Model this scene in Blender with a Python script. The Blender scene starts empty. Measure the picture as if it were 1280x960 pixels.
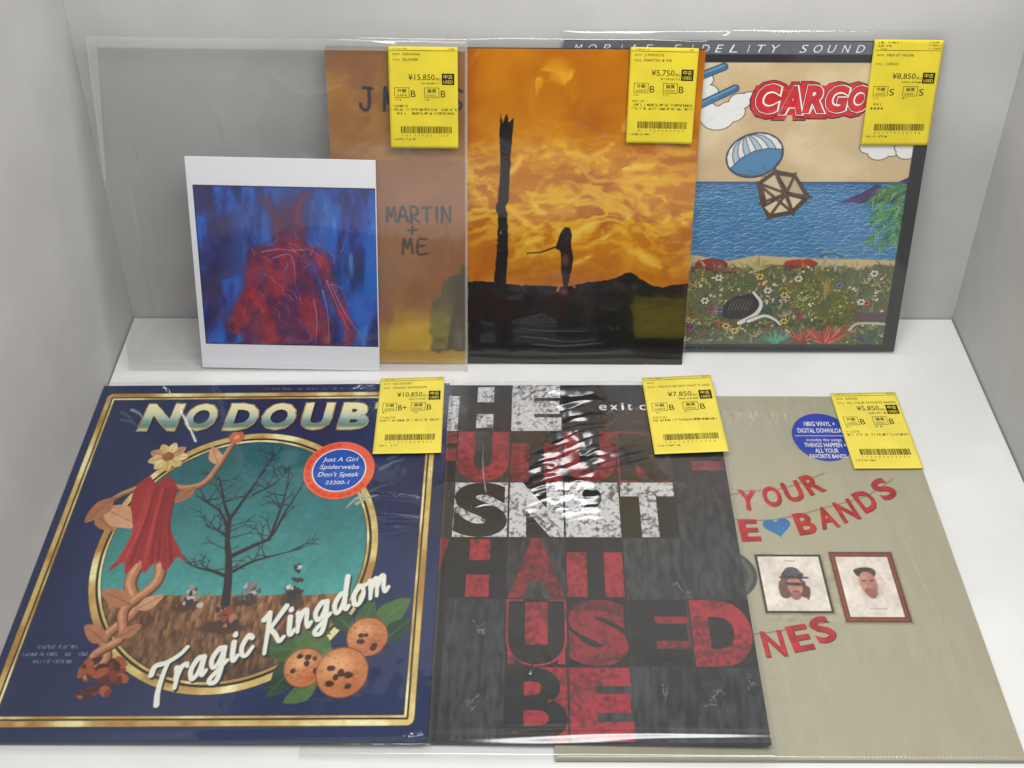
import bpy, math, random
import numpy as np
from mathutils import Matrix, Vector

S = bpy.context.scene
C = S.collection
MM = 0.001

# ------------------------------------------------------------------ camera
cam_d = bpy.data.cameras.new("camera")
cam = bpy.data.objects.new("camera", cam_d); C.objects.link(cam)
cam.location = (0.0, -0.8452, 0.8205)
cam.rotation_euler = (math.radians(90) - 0.54787, -0.0025, 0.0)
cam_d.sensor_width = 36.0
cam_d.lens = 41.62
cam_d.shift_y = -0.3268
cam_d.shift_x = 0.0006
cam_d.clip_start = 0.02
cam_d.clip_end = 50.0
S.camera = cam

# ------------------------------------------------------------------ room light
world = bpy.data.worlds.new("World"); S.world = world; world.use_nodes = True
wb = world.node_tree.nodes['Background']
wb.inputs[0].default_value = (0.95, 0.97, 1.0, 1); wb.inputs[1].default_value = 0.22

def area(name, loc, target, sx, sy, power, col):
    d = bpy.data.lights.new(name, 'AREA'); d.shape = 'RECTANGLE'; d.size = sx; d.size_y = sy
    d.energy = power; d.color = col
    o = bpy.data.objects.new(name, d); C.objects.link(o); o.location = loc
    o.rotation_euler = (Vector(target) - Vector(loc)).to_track_quat('-Z', 'Y').to_euler()
    return o
area('ceiling_lamp', (0.12, -0.46, 0.88), (0.08, -0.30, 0.0), 0.70, 0.30, 7.8, (1.0, 0.995, 0.985))

S.view_settings.view_transform = 'Standard'
S.view_settings.look = 'None'
S.view_settings.exposure = 0.0
S.view_settings.gamma = 1.0

# ------------------------------------------------------------------ helpers
def lin(c):
    c = np.asarray(c, float) / 255.0
    return np.where(c <= 0.04045, c / 12.92, ((c + 0.055) / 1.055) ** 2.4)

def lin4(c, g=1.0):
    l = np.clip(lin(c) * g, 0, 0.95); return (float(l[0]), float(l[1]), float(l[2]), 1.0)

def material(name, col, rough=0.6, spec=0.35, g=1.0, noise=0.0, nscale=40, col2=None, bump=0.0, bscale=200, ramp=(0.4, 0.6), stretch=(1, 1, 1), detail=6, blotch=0.0):
    m = bpy.data.materials.new(name); m.use_nodes = True
    nt = m.node_tree; b = nt.nodes['Principled BSDF']
    b.inputs['Base Color'].default_value = lin4(col, g)
    b.inputs['Roughness'].default_value = rough
    b.inputs['Specular IOR Level'].default_value = spec
    tc = nt.nodes.new('ShaderNodeTexCoord'); mp = nt.nodes.new('ShaderNodeMapping')
    mp.inputs['Scale'].default_value = stretch
    nt.links.new(tc.outputs['Object'], mp.inputs['Vector'])
    n = nt.nodes.new('ShaderNodeTexNoise'); n.inputs['Scale'].default_value = nscale; n.inputs['Detail'].default_value = detail
    nt.links.new(mp.outputs[0], n.inputs['Vector'])
    r = nt.nodes.new('ShaderNodeValToRGB')
    r.color_ramp.elements[0].position = ramp[0]; r.color_ramp.elements[1].position = ramp[1]
    if col2 is None:
        k = 1 - noise
        c2 = [v * k for v in col]
    else:
        c2 = col2
    r.color_ramp.elements[0].color = lin4(c2, g); r.color_ramp.elements[1].color = lin4(col, g)
    fac_ = n.outputs['Fac']
    if blotch:
        n2 = nt.nodes.new('ShaderNodeTexNoise'); n2.inputs['Scale'].default_value = nscale * .16; n2.inputs['Detail'].default_value = 5; n2.inputs['Distortion'].default_value = 1.2
        nt.links.new(mp.outputs[0], n2.inputs['Vector'])
        ma = nt.nodes.new('ShaderNodeMath'); ma.operation = 'MULTIPLY_ADD'; ma.inputs[1].default_value = blotch; ma.inputs[2].default_value = -.5 * blotch
        mb_ = nt.nodes.new('ShaderNodeMath'); mb_.operation = 'ADD'
        nt.links.new(n2.outputs['Fac'], ma.inputs[0]); nt.links.new(ma.outputs[0], mb_.inputs[0]); nt.links.new(n.outputs['Fac'], mb_.inputs[1]); fac_ = mb_.outputs[0]
    nt.links.new(fac_, r.inputs[0]); nt.links.new(r.outputs[0], b.inputs['Base Color'])
    if bump:
        bn = nt.nodes.new('ShaderNodeTexNoise'); bn.inputs['Scale'].default_value = bscale; bn.inputs['Detail'].default_value = 4
        bp = nt.nodes.new('ShaderNodeBump'); bp.inputs['Strength'].default_value = bump; bp.inputs['Distance'].default_value = 0.001
        nt.links.new(tc.outputs['Object'], bn.inputs['Vector']); nt.links.new(bn.outputs['Fac'], bp.inputs['Height'])
        nt.links.new(bp.outputs[0], b.inputs['Normal'])
    return m

def print_material(name, rough=0.45, spec=0.3):
    """printed board: the print is the mesh's own colour layer, a fine paper grain on top"""
    m = bpy.data.materials.new(name); m.use_nodes = True
    nt = m.node_tree; b = nt.nodes['Principled BSDF']
    a = nt.nodes.new('ShaderNodeVertexColor'); a.layer_name = 'print'
    tc = nt.nodes.new('ShaderNodeTexCoord')
    n = nt.nodes.new('ShaderNodeTexNoise'); n.inputs['Scale'].default_value = 900; n.inputs['Detail'].default_value = 3
    nt.links.new(tc.outputs['Object'], n.inputs['Vector'])
    mr = nt.nodes.new('ShaderNodeMapRange'); mr.inputs[3].default_value = 0.86; mr.inputs[4].default_value = 1.12
    nt.links.new(n.outputs['Fac'], mr.inputs[0])
    mx = nt.nodes.new('ShaderNodeVectorMath'); mx.operation = 'SCALE'
    nt.links.new(a.outputs[0], mx.inputs[0]); nt.links.new(mr.outputs[0], mx.inputs['Scale'])
    nt.links.new(mx.outputs[0], b.inputs['Base Color'])
    b.inputs['Roughness'].default_value = rough; b.inputs['Specular IOR Level'].default_value = spec
    return m

def film_material(name, tint=(0.93, 0.935, 0.93), rough=0.09, dust=0.02, ior=1.45, bump=0.15, bscale=35, gain=1.0, graze=0.9):
    m = bpy.data.materials.new(name); m.use_nodes = True
    nt = m.node_tree; nt.nodes.clear()
    out = nt.nodes.new('ShaderNodeOutputMaterial')
    tr = nt.nodes.new('ShaderNodeBsdfTransparent'); tr.inputs[0].default_value = (*tint, 1)
    gl = nt.nodes.new('ShaderNodeBsdfGlossy'); gl.inputs['Roughness'].default_value = rough; gl.inputs[0].default_value = (1, 1, 1, 1)
    df = nt.nodes.new('ShaderNodeBsdfDiffuse'); df.inputs[0].default_value = (.8, .8, .8, 1)
    # two-sided thin sheet: Schlick reflectance from the angle, the same from either face
    ge = nt.nodes.new('ShaderNodeNewGeometry'); dt = nt.nodes.new('ShaderNodeVectorMath'); dt.operation = 'DOT_PRODUCT'
    nt.links.new(ge.outputs['Incoming'], dt.inputs[0]); nt.links.new(ge.outputs['Normal'], dt.inputs[1])
    def mth(op, a, b=None, clamp=False):
        n_ = nt.nodes.new('ShaderNodeMath'); n_.operation = op; n_.use_clamp = clamp
        for i_, v in enumerate((a, b)):
            if v is None: continue
            if isinstance(v, (int, float)): n_.inputs[i_].default_value = v
            else: nt.links.new(v, n_.inputs[i_])
        return n_.outputs[0]
    inv = mth('SUBTRACT', 1.0, mth('ABSOLUTE', dt.outputs['Value']))
    fac = mth('MULTIPLY', mth('ADD', mth('MULTIPLY', mth('POWER', inv, 5.0), graze), 0.06), gain, True)
    m1 = nt.nodes.new('ShaderNodeMixShader'); m1.inputs[0].default_value = dust
    m2 = nt.nodes.new('ShaderNodeMixShader')
    nt.links.new(tr.outputs[0], m1.inputs[1]); nt.links.new(df.outputs[0], m1.inputs[2])
    nt.links.new(fac, m2.inputs[0]); nt.links.new(m1.outputs[0], m2.inputs[1]); nt.links.new(gl.outputs[0], m2.inputs[2])
    nt.links.new(m2.outputs[0], out.inputs[0])
    tc = nt.nodes.new('ShaderNodeTexCoord'); n = nt.nodes.new('ShaderNodeTexNoise')
    n.inputs['Scale'].default_value = bscale; n.inputs['Detail'].default_value = 2; n.inputs['Distortion'].default_value = 1.0
    bp = nt.nodes.new('ShaderNodeBump'); bp.inputs['Strength'].default_value = bump; bp.inputs['Distance'].default_value = 0.004
    nt.links.new(tc.outputs['Object'], n.inputs['Vector']); nt.links.new(n.outputs['Fac'], bp.inputs['Height'])
    nt.links.new(bp.outputs[0], gl.inputs['Normal'])
    return m

class MB:
    """collects faces (millimetres, local) and links them as ONE mesh object"""
    def __init__(s): s.v = []; s.f = []; s.mi = []
    def add(s, verts, faces, mi=0):
        k = len(s.v); s.v += [tuple(p) for p in verts]; s.f += [tuple(i + k for i in f) for f in faces]; s.mi += [mi] * len(faces)
    def box(s, x0, y0, z0, x1, y1, z1, mi=0):
        s.add([(x0, y0, z0), (x1, y0, z0), (x1, y1, z0), (x0, y1, z0), (x0, y0, z1), (x1, y0, z1), (x1, y1, z1), (x0, y1, z1)],
              [(0, 3, 2, 1), (4, 5, 6, 7), (0, 1, 5, 4), (1, 2, 6, 5), (2, 3, 7, 6), (3, 0, 4, 7)], mi)
    def quad(s, x0, y0, x1, y1, z, mi=0):
        s.add([(x0, y0, z), (x1, y0, z), (x1, y1, z), (x0, y1, z)], [(0, 1, 2, 3)], mi)
    def poly(s, pts, z, mi=0):
        s.add([(x, y, z) for x, y in pts], [tuple(range(len(pts)))], mi)
    def disc(s, cx, cy, rx, ry, z, mi=0, n=64, rin=0.0):
        o = [(cx + rx * math.cos(2 * math.pi * i / n), cy + ry * math.sin(2 * math.pi * i / n), z) for i in range(n)]
        if rin <= 0: s.add(o, [tuple(range(n))], mi)
        else:
            q = [(cx + rx * rin * math.cos(2 * math.pi * i / n), cy + ry * rin * math.sin(2 * math.pi * i / n), z) for i in range(n)]
            s.add(o + q, [(i, (i + 1) % n, n + (i + 1) % n, n + i) for i in range(n)], mi)
    def strip(s, pts, w, z, mi=0):
        pts = [Vector((p[0], p[1], 0)) for p in pts]
        for a, b in zip(pts[:-1], pts[1:]):
            d = (b - a).normalized(); n = Vector((-d.y, d.x, 0)) * w / 2; e = d * w * .2
            s.add([(p.x, p.y, z) for p in (a - n - e, b - n + e, b + n + e, a + n - e)], [(0, 1, 2, 3)], mi)
    def build(s, name, mats, parent=None, smooth=False):
        me = bpy.data.meshes.new(name)
        me.from_pydata([(x * MM, y * MM, z * MM) for x, y, z in s.v], [], s.f)
        for m in (mats if isinstance(mats, (list, tuple)) else [mats]): me.materials.append(m)
        me.polygons.foreach_set('material_index', s.mi)
        if smooth: me.polygons.foreach_set('use_smooth', [True] * len(s.f))
        me.update()
        o = bpy.data.objects.new(name, me); C.objects.link(o)
        if parent: o.parent = parent
        return o

def grid_mesh(name, X, Y, Z, mat, parent, col=None, smooth=True):
    """a sheet from 2-D arrays of millimetre coordinates, optional colour layer"""
    ny, nx = X.shape
    me = bpy.data.meshes.new(name)
    co = np.stack([X, Y, Z], -1).reshape(-1, 3).astype(np.float32) * MM
    idx = np.arange(nx * ny, dtype=np.int32).reshape(ny, nx)
    q = np.stack([idx[:-1, :-1], idx[:-1, 1:], idx[1:, 1:], idx[1:, :-1]], -1).reshape(-1, 4)
    me.vertices.add(len(co)); me.vertices.foreach_set('co', co.ravel())
    me.loops.add(q.size); me.loops.foreach_set('vertex_index', q.ravel())
    me.polygons.add(len(q)); me.polygons.foreach_set('loop_start', np.arange(0, q.size, 4, dtype=np.int32))
    me.polygons.foreach_set('loop_total', np.full(len(q), 4, dtype=np.int32))
    me.polygons.foreach_set('use_smooth', np.full(len(q), smooth))
    if col is not None:
        ca = me.color_attributes.new('print', 'FLOAT_COLOR', 'POINT')
        rgba = np.ones((nx * ny, 4), np.float32); rgba[:, :3] = col.reshape(-1, 3)
        ca.data.foreach_set('color', rgba.ravel())
    me.materials.append(mat); me.update(); me.validate()
    o = bpy.data.objects.new(name, me); C.objects.link(o)
    if parent: o.parent = parent
    return o

def frame_matrix(o, ux, uv):
    ux = Vector(ux).normalized(); uv = Vector(uv); n = ux.cross(uv).normalized(); uv = n.cross(ux)
    m = Matrix((ux, uv, n)).transposed().to_4x4(); m.translation = Vector(o) * MM
    return m

def thing(name, label, cat, mat, group=None):
    e = bpy.data.objects.new(name, None); C.objects.link(e); e.empty_display_size = 0.02
    e.matrix_world = mat; e['label'] = label; e['category'] = cat
    if group: e['group'] = group
    return e

# ---- lettering: font outlines turned into flat meshes
_cache = {}
def glyphs(txt, bold=0.0, shear=0.0, res=3, spacing=1.0):
    k = (txt, bold, shear, res, spacing)
    if k in _cache: return _cache[k]
    cu = bpy.data.curves.new('lettering', 'FONT'); cu.body = txt; cu.offset = bold; cu.shear = shear; cu.resolution_u = res
    cu.space_character = spacing
    ob = bpy.data.objects.new('lettering', cu); C.objects.link(ob)
    dg = bpy.context.evaluated_depsgraph_get(); ev = ob.evaluated_get(dg); me = ev.to_mesh()
    V = np.array([v.co[:2] for v in me.vertices], float).reshape(-1, 2); F = [tuple(p.vertices) for p in me.polygons]
    ev.to_mesh_clear(); bpy.data.objects.remove(ob); bpy.data.curves.remove(cu)
    _cache[k] = (V, F); return V, F

def put(mb, txt, x, y, h, z, mi=0, bold=0.0, shear=0.0, w=None, rot=0.0, align='l', res=3, spacing=1.0, fit=False, warp=None):
    """txt with cap height h (mm) on the baseline at x, y; w forces the width; fit forces the outline box to w x h"""
    V, F = glyphs(txt, bold, shear, res, spacing)
    if len(V) == 0: return
    V = V.copy(); x0, x1 = V[:, 0].min(), V[:, 0].max(); y0, y1 = V[:, 1].min(), V[:, 1].max()
    if fit:
        V[:, 0] = (V[:, 0] - x0) / (x1 - x0) * w; V[:, 1] = (V[:, 1] - y0) / (y1 - y0) * h
    else:
        s = h / 0.729; V[:, 1] *= s
        V[:, 0] = (V[:, 0] - x0) * (s if w is None else w / (x1 - x0))
    tw = V[:, 0].max()
    if align == 'r': V[:, 0] -= tw
    if align == 'c': V[:, 0] -= tw / 2
    if warp is not None: V = warp(V)
    c, s_ = math.cos(rot), math.sin(rot)
    P = [(x + c * a - s_ * b, y + s_ * a + c * b, z) for a, b in V]
    mb.add(P, F, mi)

# ---- numpy painter for printed pictures -----------------------------------------------
def vnoise(U, V, scale, seed):
    r = np.random.RandomState(seed); n = 257; L = r.rand(n, n)
    x = U / scale; y = V / scale
    xi = np.floor(x).astype(int); yi = np.floor(y).astype(int); fx = x - xi; fy = y - yi
    fx = fx * fx * (3 - 2 * fx); fy = fy * fy * (3 - 2 * fy)
    a = L[yi % n, xi % n]; b = L[yi % n, (xi + 1) % n]; c = L[(yi + 1) % n, xi % n]; d = L[(yi + 1) % n, (xi + 1) % n]
    return (a * (1 - fx) + b * fx) * (1 - fy) + (c * (1 - fx) + d * fx) * fy

def fbm(U, V, scale, seed, octv=5, gain=.5):
    t = 0; a = 1; w = 0
    for i in range(octv):
        t = t + a * vnoise(U + 31.7 * i, V + 11.3 * i, scale, seed + i); w += a; a *= gain; scale /= 2.03
    return t / w

def sst(a, b, x):
    t = np.clip((x - a) / (b - a), 0, 1); return t * t * (3 - 2 * t)

class Art:
    def __init__(s, w, h, pitch=0.5, bg=(255, 255, 255)):
        s.w, s.h = w, h; s.nx = int(round(w / pitch)) + 1; s.ny = int(round(h / pitch)) + 1
        s.U, s.V = np.meshgrid(np.linspace(0, w, s.nx), np.linspace(0, h, s.ny)); s.p = pitch
        s.c = np.empty((s.ny, s.nx, 3)); s.c[:] = bg
    def fill(s, m, col):
        m = np.asarray(m)[..., None]; s.c = s.c * (1 - m) + np.asarray(col, float) * m
    def win(s, x0, y0, x1, y1):
        i0 = max(int((x0) / s.w * (s.nx - 1)) - 1, 0); i1 = min(int((x1) / s.w * (s.nx - 1)) + 3, s.nx)
        j0 = max(int((y0) / s.h * (s.ny - 1)) - 1, 0); j1 = min(int((y1) / s.h * (s.ny - 1)) + 3, s.ny)
        return (slice(j0, max(j1, j0)), slice(i0, max(i1, i0)))
    def blend(s, sl, m, col):
        m = m[..., None]; s.c[sl] = s.c[sl] * (1 - m) + np.asarray(col, float) * m
    def stroke(s, pts, w, col, w2=None, soft=.5, a=1.0):
        pts = np.asarray(pts, float); w2 = w if w2 is None else w2; k = max(w, w2) + soft + .5
        sl = s.win(pts[:, 0].min() - k, pts[:, 1].min() - k, pts[:, 0].max() + k, pts[:, 1].max() + k)
        U, V = s.U[sl], s.V[sl]
        if U.size == 0: return
        d = np.full(U.shape, 1e9); n = len(pts) - 1
        for i in range(n):
            ax, ay = pts[i]; bx, by = pts[i + 1]; dx, dy = bx - ax, by - ay; L = dx * dx + dy * dy + 1e-9
            t = np.clip(((U - ax) * dx + (V - ay) * dy) / L, 0, 1)
            r = (w + (w2 - w) * (i + t) / n) / 2
            d = np.minimum(d, np.hypot(U - ax - t * dx, V - ay - t * dy) - r)
        s.blend(sl, a * (1 - sst(-soft, soft, d)), col)
    def poly(s, pts, col, soft=.4, a=1.0, rough=0.0, rs=6, seed=3):
        pts = np.asarray(pts, float); k = soft + rough + 1
        sl = s.win(pts[:, 0].min() - k, pts[:, 1].min() - k, pts[:, 0].max() + k, pts[:, 1].max() + k)
        U, V = s.U[sl], s.V[sl]
        if U.size == 0: return
        d = np.full(U.shape, 1e9); ins = np.zeros(U.shape, bool)
        for (ax, ay), (bx, by) in zip(pts, np.roll(pts, -1, 0)):
            dx, dy = bx - ax, by - ay; L = dx * dx + dy * dy + 1e-9
            t = np.clip(((U - ax) * dx + (V - ay) * dy) / L, 0, 1)
            d = np.minimum(d, np.hypot(U - ax - t * dx, V - ay - t * dy))
            cr = (ay > V) != (by > V)
            ins ^= cr & (U < ax + (V - ay) / (dy if abs(dy) > 1e-9 else 1e-9) * dx)
        d = np.where(ins, -d, d)
        if rough: d = d + rough * 2 * (fbm(U, V, rs, seed, 3) - .5)
        s.blend(sl, a * (1 - sst(-soft, soft, d)), col)
    def ell(s, cx, cy, rx, ry, col, rot=0.0, soft=.4, a=1.0, rough=0.0, seed=5):
        k = max(rx, ry) + soft + rough + 1; sl = s.win(cx - k, cy - k, cx + k, cy + k)
        U, V = s.U[sl] - cx, s.V[sl] - cy
        if U.size == 0: return
        c, q = math.cos(rot), math.sin(rot); x = c * U + q * V; y = -q * U + c * V
        d = (np.hypot(x / rx, y / ry) - 1) * min(rx, ry)
        if rough: d = d + rough * 2 * (fbm(s.U[sl], s.V[sl], 5, seed, 3) - .5)
        s.blend(sl, a * (1 - sst(-soft, soft, d)), col)
    def mesh(s, name, mat, parent, z=0.05, x0=0, y0=0, gain=1.0):
        col = np.clip(lin(np.clip(s.c, 0, 255)) * gain, 0, .92)
        return grid_mesh(name, s.U + x0, s.V + y0, np.full(s.U.shape, z), mat, parent, col)

def smooth_line(pts, n=8):
    pts = [np.array(p, float) for p in pts]; P = [2 * pts[0] - pts[1]] + pts + [2 * pts[-1] - pts[-2]]; out = []
    for i in range(1, len(P) - 2):
        for t in np.linspace(0, 1, n, endpoint=False):
            a, b, c, d = P[i - 1:i + 3]
            out.append(.5 * ((2 * b) + (c - a) * t + (2 * a - 5 * b + 4 * c - d) * t * t + (3 * b - a - 3 * c + d) * t ** 3))
    out.append(pts[-1]); return np.array(out)

# ---- film (clear plastic) ------------------------------------------------------------
def ridge(U, V, pts, w, a):
    d = np.full(U.shape, 1e9); pts = np.asarray(pts, float)
    L = 0; T = np.zeros(U.shape)
    n = len(pts) - 1
    for i in range(n):
        ax, ay = pts[i]; bx, by = pts[i + 1]; dx, dy = bx - ax, by - ay; q = dx * dx + dy * dy + 1e-9
        t = np.clip(((U - ax) * dx + (V - ay) * dy) / q, 0, 1)
        e = np.hypot(U - ax - t * dx, V - ay - t * dy); T = np.where(e < d, (i + t) / n, T); d = np.minimum(d, e)
    return a * np.exp(-(d / w) ** 2) * np.sin(np.pi * np.clip(T, 0.02, .98)) ** .5

def glint(U, V, pts, w, dx, dy, slope, lam):
    # a pinched crease: a chain of little facets leaning the way (dx, dy)
    d = np.full(U.shape, 1e9); pts = np.asarray(pts, float)
    for (ax, ay), (bx, by) in zip(pts[:-1], pts[1:]):
        ex, ey = bx - ax, by - ay; t = np.clip(((U - ax) * ex + (V - ay) * ey) / (ex * ex + ey * ey + 1e-9), 0, 1)
        d = np.minimum(d, np.hypot(U - ax - t * ex, V - ay - t * ey))
    n = math.hypot(dx, dy); p = -(dx * U + dy * V) / n; f = np.mod(p / lam + .4 * fbm(U, V, 9, 303, 2), 1.0)
    return slope * lam * .84 * (np.where(f < .84, f / .84, 1 - sst(.84, 1.0, f)) - .5) * np.exp(-(d / w) ** 4)

def film(parent, mat, x0, y0, x1, y1, z, fn=None, pitch=1.0, name='plastic_film', edge=2.5, drop=None):
    nx = int((x1 - x0) / pitch) + 1; ny = int((y1 - y0) / pitch) + 1
    U, V = np.meshgrid(np.linspace(x0, x1, nx), np.linspace(y0, y1, ny))
    Z = np.full(U.shape, float(z))
    if fn is not None: Z = Z + fn(U, V)
    e = np.minimum(np.minimum(U - x0, x1 - U), np.minimum(V - y0, y1 - V))
    Z = np.where(e < edge, Z * 0 + (Z - (z - (drop if drop is not None else 0))) * np.sqrt(np.clip(e / edge, 0, 1)) + (z - (drop if drop is not None else 0)), Z)
    V = V + 1.1 * (vnoise(U, U * 0 + len(name), 38, 17) - .5) * np.clip((V - y1 + 14) / 14, 0, 1) * 2
    return grid_mesh(name, U, V, Z, mat, parent)

def wave(U, V, u0, v0, su, sv, lam, ang, amp, ph=0.0, bend=0.0):
    x = U - u0; y = V - v0; c, s_ = math.cos(ang), math.sin(ang)
    p = -s_ * x + c * y + bend * x * x * .01
    return amp * np.exp(-(x / su) ** 2 - (y / sv) ** 2) * np.sin(2 * np.pi * p / lam + ph)

# ------------------------------------------------------------------ setting
XL, XR = -0.3651, 0.4305
floor_m = material('white_board', (232, 232, 230), rough=0.42, spec=0.35, noise=0.035, nscale=9, bump=0.03, bscale=260, blotch=.5, detail=10)
wall_m = material('pale_wall', (196, 195, 193), rough=0.8, spec=0.15, noise=0.05, nscale=7, blotch=.6, detail=9, bump=0.05, bscale=250)
dark_m = material('dark_gap', (60, 58, 55), rough=0.9, spec=0.1)
def plain_box(name, lo, hi, m, bev=0.0):
    b = MB(); b.box(*[v / MM for v in lo], *[v / MM for v in hi]); o = b.build(name, m)
    if bev:
        md = o.modifiers.new('bevel', 'BEVEL'); md.width = bev; md.segments = 3
    o['kind'] = 'structure'; return o
plain_box('floor', (XL + .0012, -0.75, -0.016), (XR - .0012, -0.0010, 0), floor_m, 0.0012)
plain_box('ground', (XL - .4, -1.6, -0.030), (XR + .4, .4, -0.018), dark_m)
WT = 0.62
plain_box('wall_back', (XL, 0, -0.017), (XR, .012, WT), wall_m)
plain_box('wall_left', (XL - .012, -0.78, -0.017), (XL - .0002, .012, WT), wall_m)
plain_box('wall_right', (XR + .0002, -0.78, -0.017), (XR + .012, .012, WT), wall_m)

# ------------------------------------------------------------------ frames of the leaning / lying things (front face, bottom left)
FR = {
 'blue':   ((-369.83, -406.56, 3.9), (0.9998, -0.0048, 0.0188), (0.0048, 1, 0)),
 'tiles':  ((-138.62, -405.10, 3.9), (0.9995, -0.0184, 0.0241), (0.0184, 0.9998, 0)),
 'banner': ((31.42, -417.10, 3.8), (1, -0.0014, 0), (0.0014, 1, 0)),
 'sea':    ((44.81, -47.1, 3.6), (1, 0, -0.0007), (0.0007, 0.1349, 0.9909)),
 'dusk':   ((-154.86, -60.78, 1.6), (1, -0.0009, -0.0055), (0.0056, 0.1617, 0.9868)),
 'bag':    ((-349.72, -69.80, 2.1), (0.9999, -0.0017, -0.0102), (0.0103, 0.1679, 0.9857)),
 'card':   ((-281.76, -69.00, 3.9), (0.9998, -0.0037, -0.0215), (0.0218, 0.1679, 0.9856)),
}
FR = {k: frame_matrix(*v) for k, v in FR.items()}

GF = 0.98     # reflectance over the photograph's level, front row (lit from above)
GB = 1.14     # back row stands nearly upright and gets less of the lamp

board_edge = material('board_edge', (70, 68, 66), rough=.7)
navy_board = material('navy_board', (40, 52, 92), rough=.5)
black_board = material('black_board', (40, 40, 42), rough=.5)
beige_board = material('beige_board', (172, 166, 140), rough=.6)
white_board = material('white_card', (240, 241, 246), rough=.6)
ink = material('black_ink', (34, 30, 24), rough=.6, spec=.2, g=.9)
white_ink = material('white_ink', (238, 238, 232), rough=.5, noise=.03)
cream_ink = material('cream_ink', (236, 236, 222), rough=.5, noise=.03)
red_ink = material('red_ink', (196, 32, 40), rough=.5, noise=.15, nscale=300)
printed = print_material('printed_board')
printed_gloss = print_material('printed_gloss', rough=.3, spec=.4)

def jacket(parent, m, w=315, h=315, t=3.0):
    b = MB(); b.box(0, 0, -t, w, h, 0); o = b.build('cover_board', m, parent)
    md = o.modifiers.new('bevel', 'BEVEL'); md.width = .0006; md.segments = 2
    return o

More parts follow.
